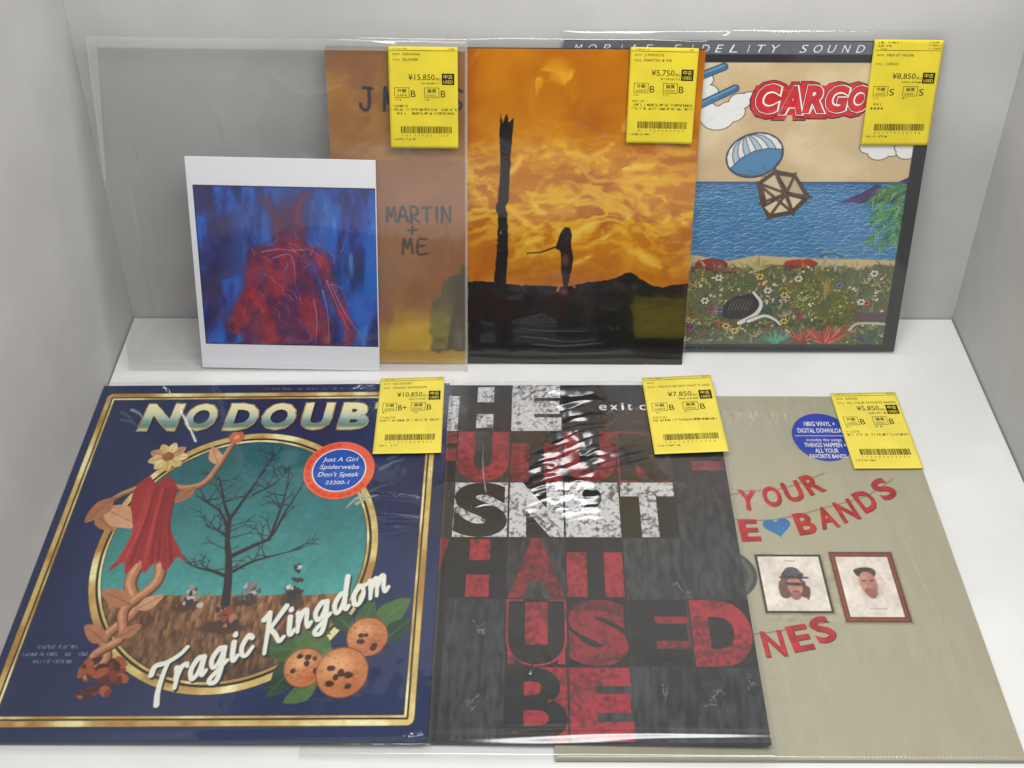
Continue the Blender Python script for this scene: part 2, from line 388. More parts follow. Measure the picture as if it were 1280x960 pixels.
# ================================================================== front left: navy sleeve with a gold ring
def build_navy():
    t = thing('record_sleeve', 'navy blue record sleeve with gold border, gold ring and teal sky picture', 'record', FR['blue'], 'record sleeves on display')
    jacket(t, navy_board)
    A = Art(315, 315, .5, (30, 44, 84)); U, V = A.U, A.V; R = random.Random(4)
    n = fbm(U, V, 60, 2); A.fill(.5 * sst(.4, .75, n), (48, 62, 104))
    gold = (214, 186, 112); gd = (120, 84, 34); gl = (246, 236, 178)
    def gilt(m, sc, seed):
        k = fbm(U, V, sc, seed, 3); A.fill(m, gold); A.fill(m * sst(.5, .72, k), gl); A.fill(m * sst(.52, .3, k), (176, 134, 66)); 
    # picture inside the ring
    cx, cy = 157, 145.7
    rr = lambda rx, ry: np.hypot((U - cx) / rx, (V - cy) / ry)
    ins = 1 - sst(.995, 1.005, rr(101.5, 105.5))
    sky = np.zeros_like(A.c); tt = np.clip((V - 107) / 145, 0, 1)[..., None]
    sky[:] = np.array((74, 156, 150)) * (1 - tt) + np.array((38, 92, 98)) * tt
    sky += ((fbm(U, V * 1.6, 45, 11) - .5) * 26)[..., None]
    hz = 107.5 + 1.5 * (vnoise(U, V * 0, 8, 3) - .5)
    g1 = fbm(U * 3.2, V, 7, 21, 5); g2 = fbm(U, V, 30, 22, 3)
    gr = np.array((132, 94, 62)) + (g1 - .5)[..., None] * np.array((150, 120, 90)) + (g2 - .5)[..., None] * np.array((40, 30, 20))
    gr *= (0.62 + .42 * np.clip((V - 30) / 78, 0, 1))[..., None]
    m = sst(-.6, .6, V - hz)[..., None]; pic = sky * m + gr * (1 - m)
    A.c = A.c * (1 - ins[..., None]) + pic * ins[..., None]
    for i in range(520):                                  # grass blades
        x = R.uniform(60, 256); y = R.uniform(40, 108)
        if ((x - cx) / 98) ** 2 + ((y - cy) / 103) ** 2 > 1: continue
        A.stroke([(x, y), (x + R.uniform(-2, 2), y + R.uniform(3, 6))], .7, R.choice([(170, 126, 82), (104, 70, 46), (150, 106, 68), (84, 56, 40)]), .3, a=.7)
    # bare tree
    bark = (46, 40, 44)
    limbs = [([(158, 101), (156, 120), (152.4, 139), (148, 156), (146, 174)], 7, 3.2), ([(146, 174), (138, 190), (132.4, 206), (128, 216)], 3, .6),
             ([(147, 165), (136, 182), (124, 190), (114, 197)], 2.6, .6), ([(146, 174), (155, 196), (167.4, 227), (171, 238)], 3, .5),
             ([(153, 140), (170, 150), (182, 158), (190, 182), (199, 205)], 4, .7), ([(180.9, 155), (186, 190), (186.6, 218)], 2.4, .5),
             ([(157, 122), (142, 128), (130, 131), (119, 136)], 3.2, .6), ([(156, 126), (170, 135), (184, 140), (208, 147)], 3, .6),
             ([(149, 156), (140, 163), (128, 168)], 2.2, .5), ([(160, 197), (176, 208), (188, 226)], 1.8, .4)]
    for p, w, w2 in limbs:
        A.stroke(smooth_line(p, 5), w, bark, w2)
        for i in range(7):
            k = R.uniform(.3, 1); q = smooth_line(p, 5); b = q[int(k * (len(q) - 1))]; an = R.uniform(.1, 3.0); l = R.uniform(6, 17)
            e = (b[0] + l * math.cos(an), b[1] + l * math.sin(an)); f = (e[0] + l * .5 * math.cos(an + .6), e[1] + l * .5 * math.sin(an + .6))
            A.stroke([b, e], 1.0, bark, .5); A.stroke([e, f], .6, bark, .3); A.stroke([e, (e[0] + l * .5 * math.cos(an - .5), e[1] + l * .4 * math.sin(an - .5))], .6, bark, .3)
    # standing stones and scrub on the plain
    for x, y, w, h, cs in [(131, 106, 6, 17, [(150, 144, 136), (70, 58, 54), (196, 190, 180)]), (174, 110, 7, 17, [(186, 178, 168), (96, 80, 72), (120, 128, 130)]), (207.5, 116, 7, 30, [(196, 206, 196), (60, 66, 66), (46, 48, 52)]), (160, 88, 13, 15, [(138, 66, 52), (70, 46, 44), (170, 110, 90)])]:
        A.ell(x, y - h * .42, w * 1.3, h * .3, (66, 48, 40), rough=2.4, soft=1.2, a=.8)
        for k in range(26):                                   # loose heaps of pale and dark rubble
            q = R.random(); A.ell(x + R.gauss(0, .42) * w * (1.2 - q * .7), y + (q - .45) * h, R.uniform(1.2, 2.6), R.uniform(1.0, 2.8), R.choice(cs if q > .35 else cs[1:] + [(60, 50, 46)]), rot=R.uniform(0, 3), rough=.9, seed=k)
    A.ell(184, 234, 8, 9, (74, 124, 126), soft=3, a=.7)
    # ring
    r1 = np.hypot((U - cx) / 110, (V - cy) / 114) * 112
    band = lambda a, b: sst(-.35, .35, r1 - a) * sst(.35, -.35, r1 - b)
    A.fill(band(102.6, 112.4), (44, 36, 34)); gilt(band(107.0, 112.0), 26, 31); gilt(band(103.2, 105.0), 20, 33)
    # border lines
    def rect(u0, v0, u1, v1, r):
        qx = np.abs(U - (u0 + u1) / 2) - (u1 - u0) / 2 + r; qy = np.abs(V - (v0 + v1) / 2) - (v1 - v0) / 2 + r
        return np.hypot(np.maximum(qx, 0), np.maximum(qy, 0)) + np.minimum(np.maximum(qx, qy), 0) - r
    d = rect(10, 10, 305.5, 305.5, 5)
    ln = lambda a, b: sst(-.35, .35, d - a) * sst(.35, -.35, d - b)
    A.fill(ln(-7.6, 0.6), (46, 38, 36)); gilt(ln(-4.0, 0.0), 34, 41); gilt(ln(-7.0, -5.4), 30, 43)
    # left hand ornament: a crimson bell flower on twisting tan stems, a pale blossom above it
    tan = (178, 118, 82); tl = (214, 160, 122); td = (112, 66, 46)
    def stem(p, w, w2):
        q = smooth_line(p, 6); A.stroke(q, w, td, w2); A.stroke(q + np.array((-.8, .8)), w * .78, tan, w2 * .75); A.stroke(q + np.array((-1.6, 1.2)), w * .3, tl, w2 * .3, soft=1.4)
    def leaf(a, b, cc, k=.24):
        a, b = np.array(a, float), np.array(b, float); d_ = b - a; nrm = np.array((-d_[1], d_[0])) * k
        A.poly(smooth_line([a, a + d_ * .35 + nrm, a + d_ * .7 + nrm * .8, b, a + d_ * .7 - nrm * .8, a + d_ * .35 - nrm, a], 4), cc, rough=.4); A.stroke([a, b], .8, tuple(int(v * .7) for v in cc), .3)
    stem([(86, 140), (82, 118), (92, 96), (76, 74), (82, 58), (72, 44)], 11, 6); stem([(100, 140), (102, 118), (84, 96), (88, 74), (72, 60), (80, 46)], 10, 6)
    stem([(66, 205), (50, 196), (34, 178)], 6, 3); stem([(90, 206), (106, 204), (119, 210), (128, 232), (134, 250)], 7, 4)
    for p_, q_, cc in [((36, 180), (56, 164), tan), ((40, 186), (76, 168), tl), ((48, 196), (30, 172), tan), ((112, 206), (96, 190), tan), ((126, 226), (116, 246), tl), ((88, 100), (62, 112), tan), ((92, 96), (110, 108), tl), ((78, 70), (58, 84), tan), ((84, 74), (100, 84), tan)]: leaf(p_, q_, cc)
    A.poly(smooth_line([(62, 208), (70, 216), (78, 209), (86, 216), (94, 208), (97, 194), (100, 168), (112, 148), (122, 134), (112, 140), (106, 128), (98, 138), (90, 126), (84, 138), (76, 125), (72, 136), (62, 128), (70, 150), (70, 168), (62, 190), (62, 208)], 4), (164, 46, 46), rough=.6)
    for k in range(9):
        x = 67 + k * 5.2; A.stroke(smooth_line([(x * .55 + 36, 205), (x * .6 + 33, 172), (x, 136)], 5), 1.6, R.choice([(120, 26, 32), (190, 72, 66), (142, 34, 38)]), 2.6, soft=.9, a=.7)
    for k in range(9):
        an = k * .698; leaf((81 + 3 * math.cos(an), 236 + 3 * math.sin(an)), (81 + 17 * math.cos(an), 236 + 15 * math.sin(an)), R.choice([(216, 186, 120), (196, 146, 100), (232, 208, 150)]), .34)
    A.ell(81, 236, 4.6, 4.4, (150, 92, 62), rough=1)
    for k in range(6):
        an = k * 1.047; A.ell(135 + 3.6 * math.cos(an), 256 + 3.6 * math.sin(an), 3.4, 3.2, (206, 112, 72))
    A.ell(135, 256, 2.4, 2.4, (236, 170, 110))
    for k in range(34):
        x = R.uniform(66, 98); y = R.uniform(32, 56); an = R.uniform(0, 3)
        A.ell(x, y, R.uniform(3, 7), R.uniform(2, 4), R.choice([(128, 52, 38), (96, 36, 30), (160, 84, 50), (70, 34, 34)]), rot=an, rough=1, seed=k)
    # fruit and leaves
    leaves = [((222, 60), (202, 30)), ((226, 64), (192, 66)), ((240, 76), (218, 90)), ((256, 78), (238, 96)), ((270, 80), (296, 104)), ((262, 76), (268, 104)), ((244, 60), (212, 78)), ((236, 40), (214, 26)), ((278, 70), (298, 88))]
    for (a, b) in leaves:
        a, b = np.array(a, float), np.array(b, float); d_ = b - a; nrm = np.array((-d_[1], d_[0])) * .27
        A.poly(smooth_line([a, a + d_ * .35 + nrm, a + d_ * .7 + nrm * .8, b, a + d_ * .7 - nrm * .7, a + d_ * .35 - nrm, a], 4), R.choice([(44, 78, 46), (62, 96, 52), (36, 64, 46), (78, 112, 60)]), rough=.4)
        A.stroke([a, b], 1.0, (100, 132, 84), .4, a=.7)
    for x, y, r in [(267, 74, 14.5), (224.5, 51, 14), (252, 47.5, 18)]:
        A.ell(x, y, r + .8, r + .8, (120, 62, 34)); A.ell(x, y, r, r, (190, 120, 70)); 
        A.ell(x - r * .25, y + r * .3, r * .55, r * .5, (228, 172, 118), soft=r * .4, a=.8); A.ell(x + r * .35, y - r * .4, r * .5, r * .4, (176, 96, 54), soft=r * .35, a=.7)
        for k in range(60): an_ = R.uniform(0, 6.28); q_ = r * .93 * math.sqrt(R.random()); A.ell(x + q_ * math.cos(an_), y + q_ * math.sin(an_), R.uniform(.4, 1.2), R.uniform(.4, 1.0), R.choice([(222, 160, 104), (164, 92, 52), (150, 84, 48), (206, 140, 86)]), soft=.5, a=.55)
        for k in range(6): A.ell(x + R.uniform(-.6, .6) * r, y + R.uniform(-.65, .65) * r, r * R.uniform(.1, .2), r * R.uniform(.1, .16), (66, 32, 24), rough=.9, seed=k)
    # small pale leaves beside the title and the ring
    for a, b in [((28, 284), (42, 272)), ((36, 287), (50, 276)), ((30, 276), (48, 268)), ((268, 232), (288, 240)), ((250, 196), (238, 184)), ((246, 188), (262, 196)), ((256, 200), (272, 206)), ((252, 194), (240, 200)), ((262, 222), (282, 232))]:
        A.stroke([a, ((a[0] + b[0]) / 2, (a[1] + b[1]) / 2 + 2), b], 3.4, R.choice([(96, 112, 104), (142, 154, 140), (70, 86, 88), (180, 182, 156)]), .8, soft=.8)
    grain = 1 + .16 * (fbm(U, V, 3.0, 201, 3) - .5) + .14 * (fbm(U, V, 26, 203, 3) - .5); A.c *= grain[..., None]
    script(A, 119, 28)
    A.mesh('cover_print', printed_gloss, t, gain=GF)
    # title, chunky letters with a cream / teal / cream sweep
    tm = bpy.data.materials.new('title_enamel'); tm.use_nodes = True; nt = tm.node_tree; b = nt.nodes['Principled BSDF']; b.inputs['Roughness'].default_value = .35
    tc = nt.nodes.new('ShaderNodeTexCoord'); sp = nt.nodes.new('ShaderNodeSeparateXYZ'); mr = nt.nodes.new('ShaderNodeMapRange'); cr = nt.nodes.new('ShaderNodeValToRGB')
    mr.inputs[1].default_value = .2625; mr.inputs[2].default_value = .2945
    nt.links.new(tc.outputs['Object'], sp.inputs[0]); nt.links.new(sp.outputs[1], mr.inputs[0]); nt.links.new(mr.outputs[0], cr.inputs[0]); nt.links.new(cr.outputs[0], b.inputs['Base Color'])
    el = cr.color_ramp.elements; el[0].position = 0; el[0].color = lin4((240, 236, 190)); el[1].position = 1; el[1].color = lin4((244, 238, 200))
    for p, c in [(.16, (112, 134, 112)), (.34, (116, 160, 156)), (.52, (196, 206, 186)), (.74, (236, 228, 176))]:
        e = el.new(p); e.color = lin4(c)
    rim = material('title_rim', (196, 168, 96), rough=.4, noise=.3, nscale=150); shadow_ink = material('title_backing', (24, 28, 52), rough=.5)
    mb = MB()
    for ch, u0, u1 in [('N', 46, 83), ('O', 85, 114), ('D', 120, 150), ('O', 152, 183), ('U', 187, 216), ('B', 219, 247), ('T', 250, 276)]:
        put(mb, ch, u0 + 1.6, 261.4, 31.5, .10, 2, bold=.06, shear=.08, w=u1 - u0, fit=True)
        put(mb, ch, u0, 262.6, 31.6, .14, 1, bold=.06, shear=.08, w=u1 - u0, fit=True)
        put(mb, ch, u0 + 1.2, 263.7, 29.4, .18, 0, bold=.045, shear=.08, w=u1 - u0 - 2.4, fit=True)
    mb.build('title_lettering', [tm, rim, shadow_ink], t)
    mb = MB(); fine = material('fine_print_ink', (128, 134, 160), rough=.5)
    micro(mb, 29, 58, 66, 2.6, .12, 1); micro(mb, 20, 66, 60.5, 2.6, .12, 2); micro(mb, 29, 57, 55, 2.6, .12, 3)
    mb.build('fine_print', fine, t); mb = MB()
    for k in range(4): micro(mb, 150 + k * 26, 172 + k * 26, 309, 1.6, .12, 8 + k)
    mb.build('fine_print', fine, t)
    # round promotional sticker
    org = material('orange_sticker', (240, 104, 58), rough=.4, spec=.4, noise=.04); blu = material('blue_sticker', (24, 84, 182), rough=.4, spec=.4, noise=.05); rs = material('sticker_red_ink', (214, 62, 44), rough=.5)
    mb = MB(); mb.disc(227.5, 221, 29.5, 29, .30, 0); mb.disc(227.5, 221, 21.6, 20.8, .38, 1); mb.disc(227.5, 221, 22.6, 21.7, .36, 2)
    for k in range(46):
        a = math.pi * (1.14 - 1.28 * k / 45) if k < 23 else math.pi * (1.2 + .6 * (k - 23) / 22)
        c, s_ = math.cos(a), math.sin(a); 
        mb.strip([(227.5 + 24.6 * c, 221 + 24 * s_), (227.5 + 27.6 * c, 221 + 27 * s_)], 1.0 if k % 3 else 1.8, .36, 3)
    st = mb.build('hype_sticker', [org, blu, white_ink, rs], t); st['label'] = 'round orange and blue sticker with white song titles'
    mb = MB()
    for k, s_ in enumerate(['Just A Girl', 'Spiderwebs', "Don't Speak", '22200-1']):
        put(mb, s_, 227.5, 229.5 - k * 7.6, 4.6 if k < 3 else 3.6, .44, 0, bold=.004, shear=.2, align='c', w=[30, 33, 34, 20][k])
    mb.build('sticker_lettering', white_ink, st)
    # film
    fm = film_material('glossy_bag_film', tint=(.965, .965, .965), rough=.07, dust=.006, bump=.10)
    def fn(U, V):
        z = .25 * (fbm(U, V, 40, 61, 3) - .5) * 3
        z = z + glint(U, V, smooth_line([(58, 312), (72, 297), (83, 280), (92, 266), (101, 251)], 6), 2.0, .42, -.61, .76, 2.2) + glint(U, V, smooth_line([(61, 308), (72, 299), (82, 286)], 5), 1.4, .42, -.61, .74, 2.0) + glint(U, V, [(236, 308), (252, 315)], 1.4, .15, -.62, .64, 2.0) + glint(U, V, [(300, 3), (311, 4)], 1.4, .1, -.45, .5, 1.8) + ridge(U, V, smooth_line([(58, 312), (72, 297), (83, 280), (92, 266), (101, 251)], 6), 1.1, .2) + ridge(U, V, smooth_line([(61, 306), (74, 296), (80, 284)], 6), .9, 1.0)
        z = z + ridge(U, V, [(250, 160), (288, 164)], 2.0, .5) + ridge(U, V, [(255, 196), (300, 190)], 2.2, .6) + ridge(U, V, [(258, 175), (304, 172)], 2.2, .5)
        z = z + ridge(U, V, [(300, 3), (311, 4)], 1.0, 1.2) + ridge(U, V, [(236, 309), (250, 314)], 1.0, .9) + ridge(U, V, [(225, 306), (240, 315)], .8, .9)
        return z + wave(U, V, 290, 40, 20, 60, 16, 1.4, .18) + wave(U, V, 150, 4, 150, 6, 14, 0.02, .55, .4)
    film(t, fm, -2.0, -5.5, 319.0, 320.0, 1.4, fn, .45, drop=2.6)
    return t

SCR = {'T': ([[(.55, -.45), (.5, .2), (.62, 1.0), (.8, 1.55)], [(-.05, 1.25), (.1, 1.62), (.7, 1.55), (1.35, 1.66), (1.75, 1.9)]], 1.12), 'r': ([[(.05, 1), (.12, .5), (.1, 0)], [(.1, .55), (.3, .95), (.55, 1.0), (.62, .85)]], .68),
 'a': ([[(.7, .9), (.4, 1.0), (.08, .55), (.2, .05), (.5, .25), (.7, .95)], [(.7, .95), (.66, .3), (.74, .02), (.92, .18)]], .95), 'g': ([[(.7, .9), (.4, 1.0), (.08, .6), (.2, .15), (.5, .3), (.7, .95)], [(.7, .95), (.66, .0), (.5, -.6), (.2, -.62), (.1, -.4), (.5, -.1), (.95, .2)]], .95),
 'i': ([[(.12, 1), (.12, .25), (.22, .02), (.42, .2)], [(.14, 1.38), (.16, 1.46)]], .45), 'c': ([[(.6, .82), (.4, 1.0), (.1, .6), (.14, .15), (.38, .0), (.7, .3)]], .74),
 'K': ([[(.3, 1.75), (.3, 1.0), (.22, -.35)], [(1.25, 1.72), (.8, 1.25), (.3, .72)], [(.42, .82), (.75, .4), (1.0, -.05), (1.25, .08)], [(.0, 1.5), (.3, 1.75)]], 1.22), 'n': ([[(.06, 1), (.1, .5), (.08, 0)], [(.1, .55), (.32, .95), (.55, .95), (.56, .4), (.66, .02), (.84, .2)]], .86),
 'd': ([[(.68, .85), (.4, 1.0), (.08, .55), (.2, .05), (.5, .25), (.68, .9)], [(.78, 1.85), (.68, .9), (.66, .25), (.76, .02), (.92, .16)]], .95), 'o': ([[(.4, 1), (.1, .6), (.16, .1), (.42, .02), (.66, .45), (.56, .92), (.4, 1)], [(.58, .88), (.86, .92)]], .86),
 'm': ([[(.06, 1), (.1, .5), (.08, 0)], [(.1, .55), (.3, .96), (.46, .92), (.46, .0)], [(.48, .55), (.7, .96), (.86, .92), (.86, .3), (.96, .02), (1.16, .2)]], 1.2)}
def script(A, x, y):
    an = math.atan2(111 - 26, 286 - 122); c, s_ = math.cos(an), math.sin(an); xh, xw, sh = 13.6, 13.6, .42
    jobs = []; cur = 0
    for ch in 'TragicKingdom':
        ls, adv = SCR[ch]
        for ln in ls:
            q = smooth_line([(cur + px * xw + py * xh * sh, py * xh) for px, py in ln], 6); jobs.append(np.stack([x + c * q[:, 0] - s_ * q[:, 1], y + s_ * q[:, 0] + c * q[:, 1]], -1))
        cur += adv * xw * 1.155 + (4.5 if ch == 'c' else 0)
    for q in jobs: A.stroke(q + np.array((1.3, -1.3)), 4.2, (30, 30, 44), 3.2)
    for q in jobs: A.stroke(q, 4.3, (234, 236, 222), 3.0)

def micro(mb, x0, x1, y, h, z, seed, mi=0, dens=.78):
    """tiny print too small to read: rows of short strokes"""
    R = random.Random(seed * 77 + 5); x = x0
    while x < x1:
        w = h * R.uniform(.35, .62)
        if R.random() < dens:
            k = R.random(); t_ = h * .17
            if k < .7: mb.quad(x, y, x + t_, y + h, z, mi)
            if k > .3: mb.quad(x + t_, y + h * R.choice([0, .42, .83]), x + w, y + h * R.choice([.17, .6, 1]), z, mi) if R.random() < .5 else mb.quad(x + t_, y + h * .83, x + w, y + h, z, mi)
            if R.random() < .5: mb.quad(x + w - t_, y, x + w, y + h * R.choice([.5, .8]), z + .004, mi)
        x += w + h * .16

# ================================================================== front middle: dark letter tile sleeve
def build_tiles():
    t = thing('record_sleeve', 'black record sleeve covered in large distressed red and white block letters', 'record', FR['tiles'], 'record sleeves on display')
    jacket(t, black_board)
    dk = material('tile_black', (30, 31, 32), rough=.55, col2=(20, 21, 22), nscale=160)
    gy = material('tile_grey', (66, 68, 70), rough=.55, col2=(30, 32, 34), nscale=140, ramp=(.38, .72), stretch=(1.6, .5, 1), detail=12, blotch=.8)
    wt = material('tile_white', (206, 206, 206), rough=.5, col2=(96, 96, 98), nscale=300, ramp=(.36, .54), detail=12, blotch=.75)
    rd = material('tile_red', (140, 38, 44), rough=.5, col2=(78, 28, 32), nscale=210, ramp=(.34, .62), detail=12, blotch=.8)
    rb = material('tile_bright_red', (164, 44, 54), rough=.5, col2=(104, 34, 40), nscale=230, ramp=(.34, .58), detail=12, blotch=.8)
    sc = material('tile_scratch', (112, 114, 116), rough=.5, col2=(46, 48, 50), nscale=300, ramp=(.42, .56))
    mats = [dk, gy, wt, rd, rb, sc]
    col = lambda c: 45.0 * c; row = lambda r: 315 - 52.5 * (r + 1)
    mb = MB(); R = random.Random(8)
    dark_cells = {(0, 2): 0, (0, 4): 0, (4, 2): 1, (5, 2): 1}
    for r in range(6):
        for c in range(7):
            k = 0 if (r + c) % 3 else 1
            if r == 3 and c >= 5: k = 1
            if r == 2 and c >= 6: k = 1
            if r >= 4 and c in (1, 2): k = 1 if c == 2 else 0
            if r == 5 and c >= 5: k = 1
            if r == 0 and c == 2: k = 0
            mb.quad(col(c) + .2, row(r) + .2, col(c + 1) - .2, row(r + 1 - 2) - .2 if False else row(r) + 52.3, .08, k)
    mb.build('cover_print', mats, t)
    def word(cells):
        mb = MB()
        for r, c, ch, bg, fg, kw in cells:
            if kw.get('rim'): put(mb, ch, col(c) + .3, row(r) + .2, 51.8, .17, kw['rim'], bold=kw.get('bold', .05), w=44.4, fit=True, res=6)
        for r, c, ch, bg, fg, kw in cells:
            x0, y0, x1, y1 = col(c) + .8, row(r) + .6, col(c + 1) - .8, row(r) + 52
            if kw.get('rim'): x0 += 1.0; x1 -= 1.0; y0 += 1.2; y1 -= 1.2
            if bg is not None:
                z = .14
                if kw.get('bgbox'):
                    for (a, b_, cc, d) in kw['bgbox']: mb.quad(x0 + a * (x1 - x0), y0 + b_ * (y1 - y0), x0 + cc * (x1 - x0), y0 + d * (y1 - y0), z, bg)
                else: mb.quad(x0, y0, x1, y1, z, bg)
            if ch: put(mb, ch, x0 + kw.get('pad', 0), y0 + kw.get('low', 0), (y1 - y0) - kw.get('low', 0) - kw.get('top', 0), .20, fg, bold=kw.get('bold', .05), w=(x1 - x0) - 2 * kw.get('pad', 0), fit=True, res=6)
        return mb.build('block_lettering', mats, t)
    N = {}
    word([(0, 1, 'T', 2, 0, {}), (0, 2, 'H', 2, 0, {'bgbox': [(.33, .06, .67, .36), (.33, .62, .67, .96)], 'bold': .045}), (0, 3, 'E', None, 2, {'bold': .075})])
    word([(1, 1, 'F', None, 3, N), (1, 2, 'U', None, 4, {'bold': .07}), (1, 3, 'T', 3, 0, {}), (1, 4, 'U', None, 3, {'bold': .055}), (1, 5, 'R', 3, 0, {'rim': 3, 'bgbox': [(.1, .05, .5, .5), (.36, .56, .66, .85)], 'bold': .07}), (1, 6, 'E', 3, 0, {'bgbox': [(.05, .02, .98, .5)], 'bold': .04})])
    word([(2, 1, 'I', None, 2, {'pad': 12}), (2, 2, 'S', 2, 0, {'bold': .05}), (2, 3, 'N', None, 2, {'bold': .075}), (2, 4, '’', 2, 0, {'pad': 14, 'low': 23, 'top': 5, 'bold': .03}), (2, 5, 'T', None, 2, {'bold': .06})])
    word([(3, 1, 'W', None, 3, N), (3, 2, 'H', 4, 0, {'bgbox': [(.30, .02, .72, .42), (.34, .62, .72, .98)], 'bold': .05}), (3, 3, 'A', None, 3, {'bold': .05}), (3, 4, 'T', 4, 0, {'bgbox': [(.0, .02, .36, .76), (.66, .02, .99, .76)], 'bold': .05})])
    word([(4, 3, 'U', 4, 0, {'rim': 4, 'bold': .05, 'bgbox': [(.3, .3, .7, .98), (0, 0, .12, .2), (.88, 0, 1, .2)]}), (4, 4, 'S', None, 3, {'bold': .07}), (4, 5, 'E', 3, 0, {'bgbox': [(.3, .1, .98, .8)], 'bold': .06}), (4, 6, 'D', None, 4, {'bold': .06, 'dx': 0})])
    word([(5, 3, 'B', 4, 0, {'bold': .03}), (5, 4, 'E', None, 4, {'bold': .06})])
    # scuffed metal marks on the bare tiles
    for x0, y0, n_, sx, sy, seed in [(282, 28, 22, 4, 6, 1), (304, 36, 14, 6, 3, 2), (112, 28, 16, 5, 4, 3), (266, 124, 9, 4, 7, 4), (118, 78, 10, 6, 6, 5), (246, 26, 9, 2, 8, 6)]:
        mb = MB(); q = random.Random(seed); px, py = x0, y0
        for k in range(n_):
            nx = min(px + q.uniform(-1, 1) * sx, 311); ny = py + q.uniform(-1, 1) * sy
            mb.strip([(px, py), (nx, ny)], q.uniform(.25, .9), .26 + .004 * k, 0)
            px, py = (nx, ny) if q.random() < .7 else (px + q.uniform(-3, 3), py + q.uniform(-3, 3))
            px = min(max(px, 4), 309); py = min(max(py, 4), 310)
        mb.build('scuff_mark', sc, t)
    mb = MB()
    x = 212.5
    for ch, w in zip('exit c', [6.8, 6.8, 2.4, 4.0, 0, 6]):
        if ch != ' ':
            put(mb, ch, x, 286, 9.2, .2, 0, bold=.0, w=w)
        x += w + (3.0 if ch != ' ' else 3.4)
    mb.build('small_lettering', white_ink, t)
    fm = film_material('creased_bag_film', tint=(.955, .955, .96), rough=.21, dust=.003, bump=.05, bscale=40, gain=1.35, graze=.15)
    def fn(U, V):
        z = .8 * (fbm(U, V, 50, 71, 3) - .5)
        z = z + ridge(U, V, smooth_line([(92, 314), (97.4, 304), (102, 275), (105.8, 257), (112.4, 247), (112, 235), (113.4, 217), (116, 200)], 5), 1.2, .5) + glint(U, V, smooth_line([(92, 314), (97.4, 304), (102, 275), (105.8, 257), (112.4, 247), (112, 235), (113.4, 217), (116, 200)], 5), 1.3, .11, -.56, .60, 1.7)
        wob = 9 * (fbm(U, V, 22, 75, 3) - .5); vary = .62 + .8 * fbm(U, V, 14, 78, 2)
        for (u, v, su, sv, lam, an, sl, ph) in [(186, 301, 24, 11, 15, .20, .62, .2), (192, 280, 18, 9, 11, .36, .52, .1), (190, 256, 20, 9, 9, .42, .50, .6), (184, 232, 24, 13, 11, .36, .60, .3), (181, 203, 26, 13, 14, .12, .64, .2),
                                                (190, 180, 22, 8, 9, .34, .5, .5), (158, 214, 12, 16, 10, .4, .36, .1), (222, 236, 22, 10, 7, .38, .34, .4), (150, 180, 14, 8, 7, .3, .3, .2)]:
            x = U - u; y = V - v; p = -math.sin(an) * x + math.cos(an) * y + .004 * x * x + wob
            f = np.mod(p / lam + ph, 1.0); saw = np.where(f < .66, f / .66, 1 - sst(.66, 1.0, f)) - .5
            z = z + sl * vary * lam * .66 * saw * np.exp(-((x / su) ** 4 + (y / sv) ** 4) * .7)
        z = z + ridge(U, V, [(150, 62), (153, 48), (158, 56)], 1.2, 1.0) + ridge(U, V, [(163, 64), (171, 50)], 1.0, .9) + ridge(U, V, smooth_line([(105, 184), (118, 188), (130, 184)], 4), 1.2, 1.0)
        z = z + wave(U, V, 175, 2, 60, 7, 12, 0.02, 1.0, .6) + wave(U, V, 230, 5, 90, 4, 9, 0.0, .5, .6)
        return z
    film(t, fm, -2, -11, 318.5, 320, 1.1, fn, .5, drop=2.6)
    return t

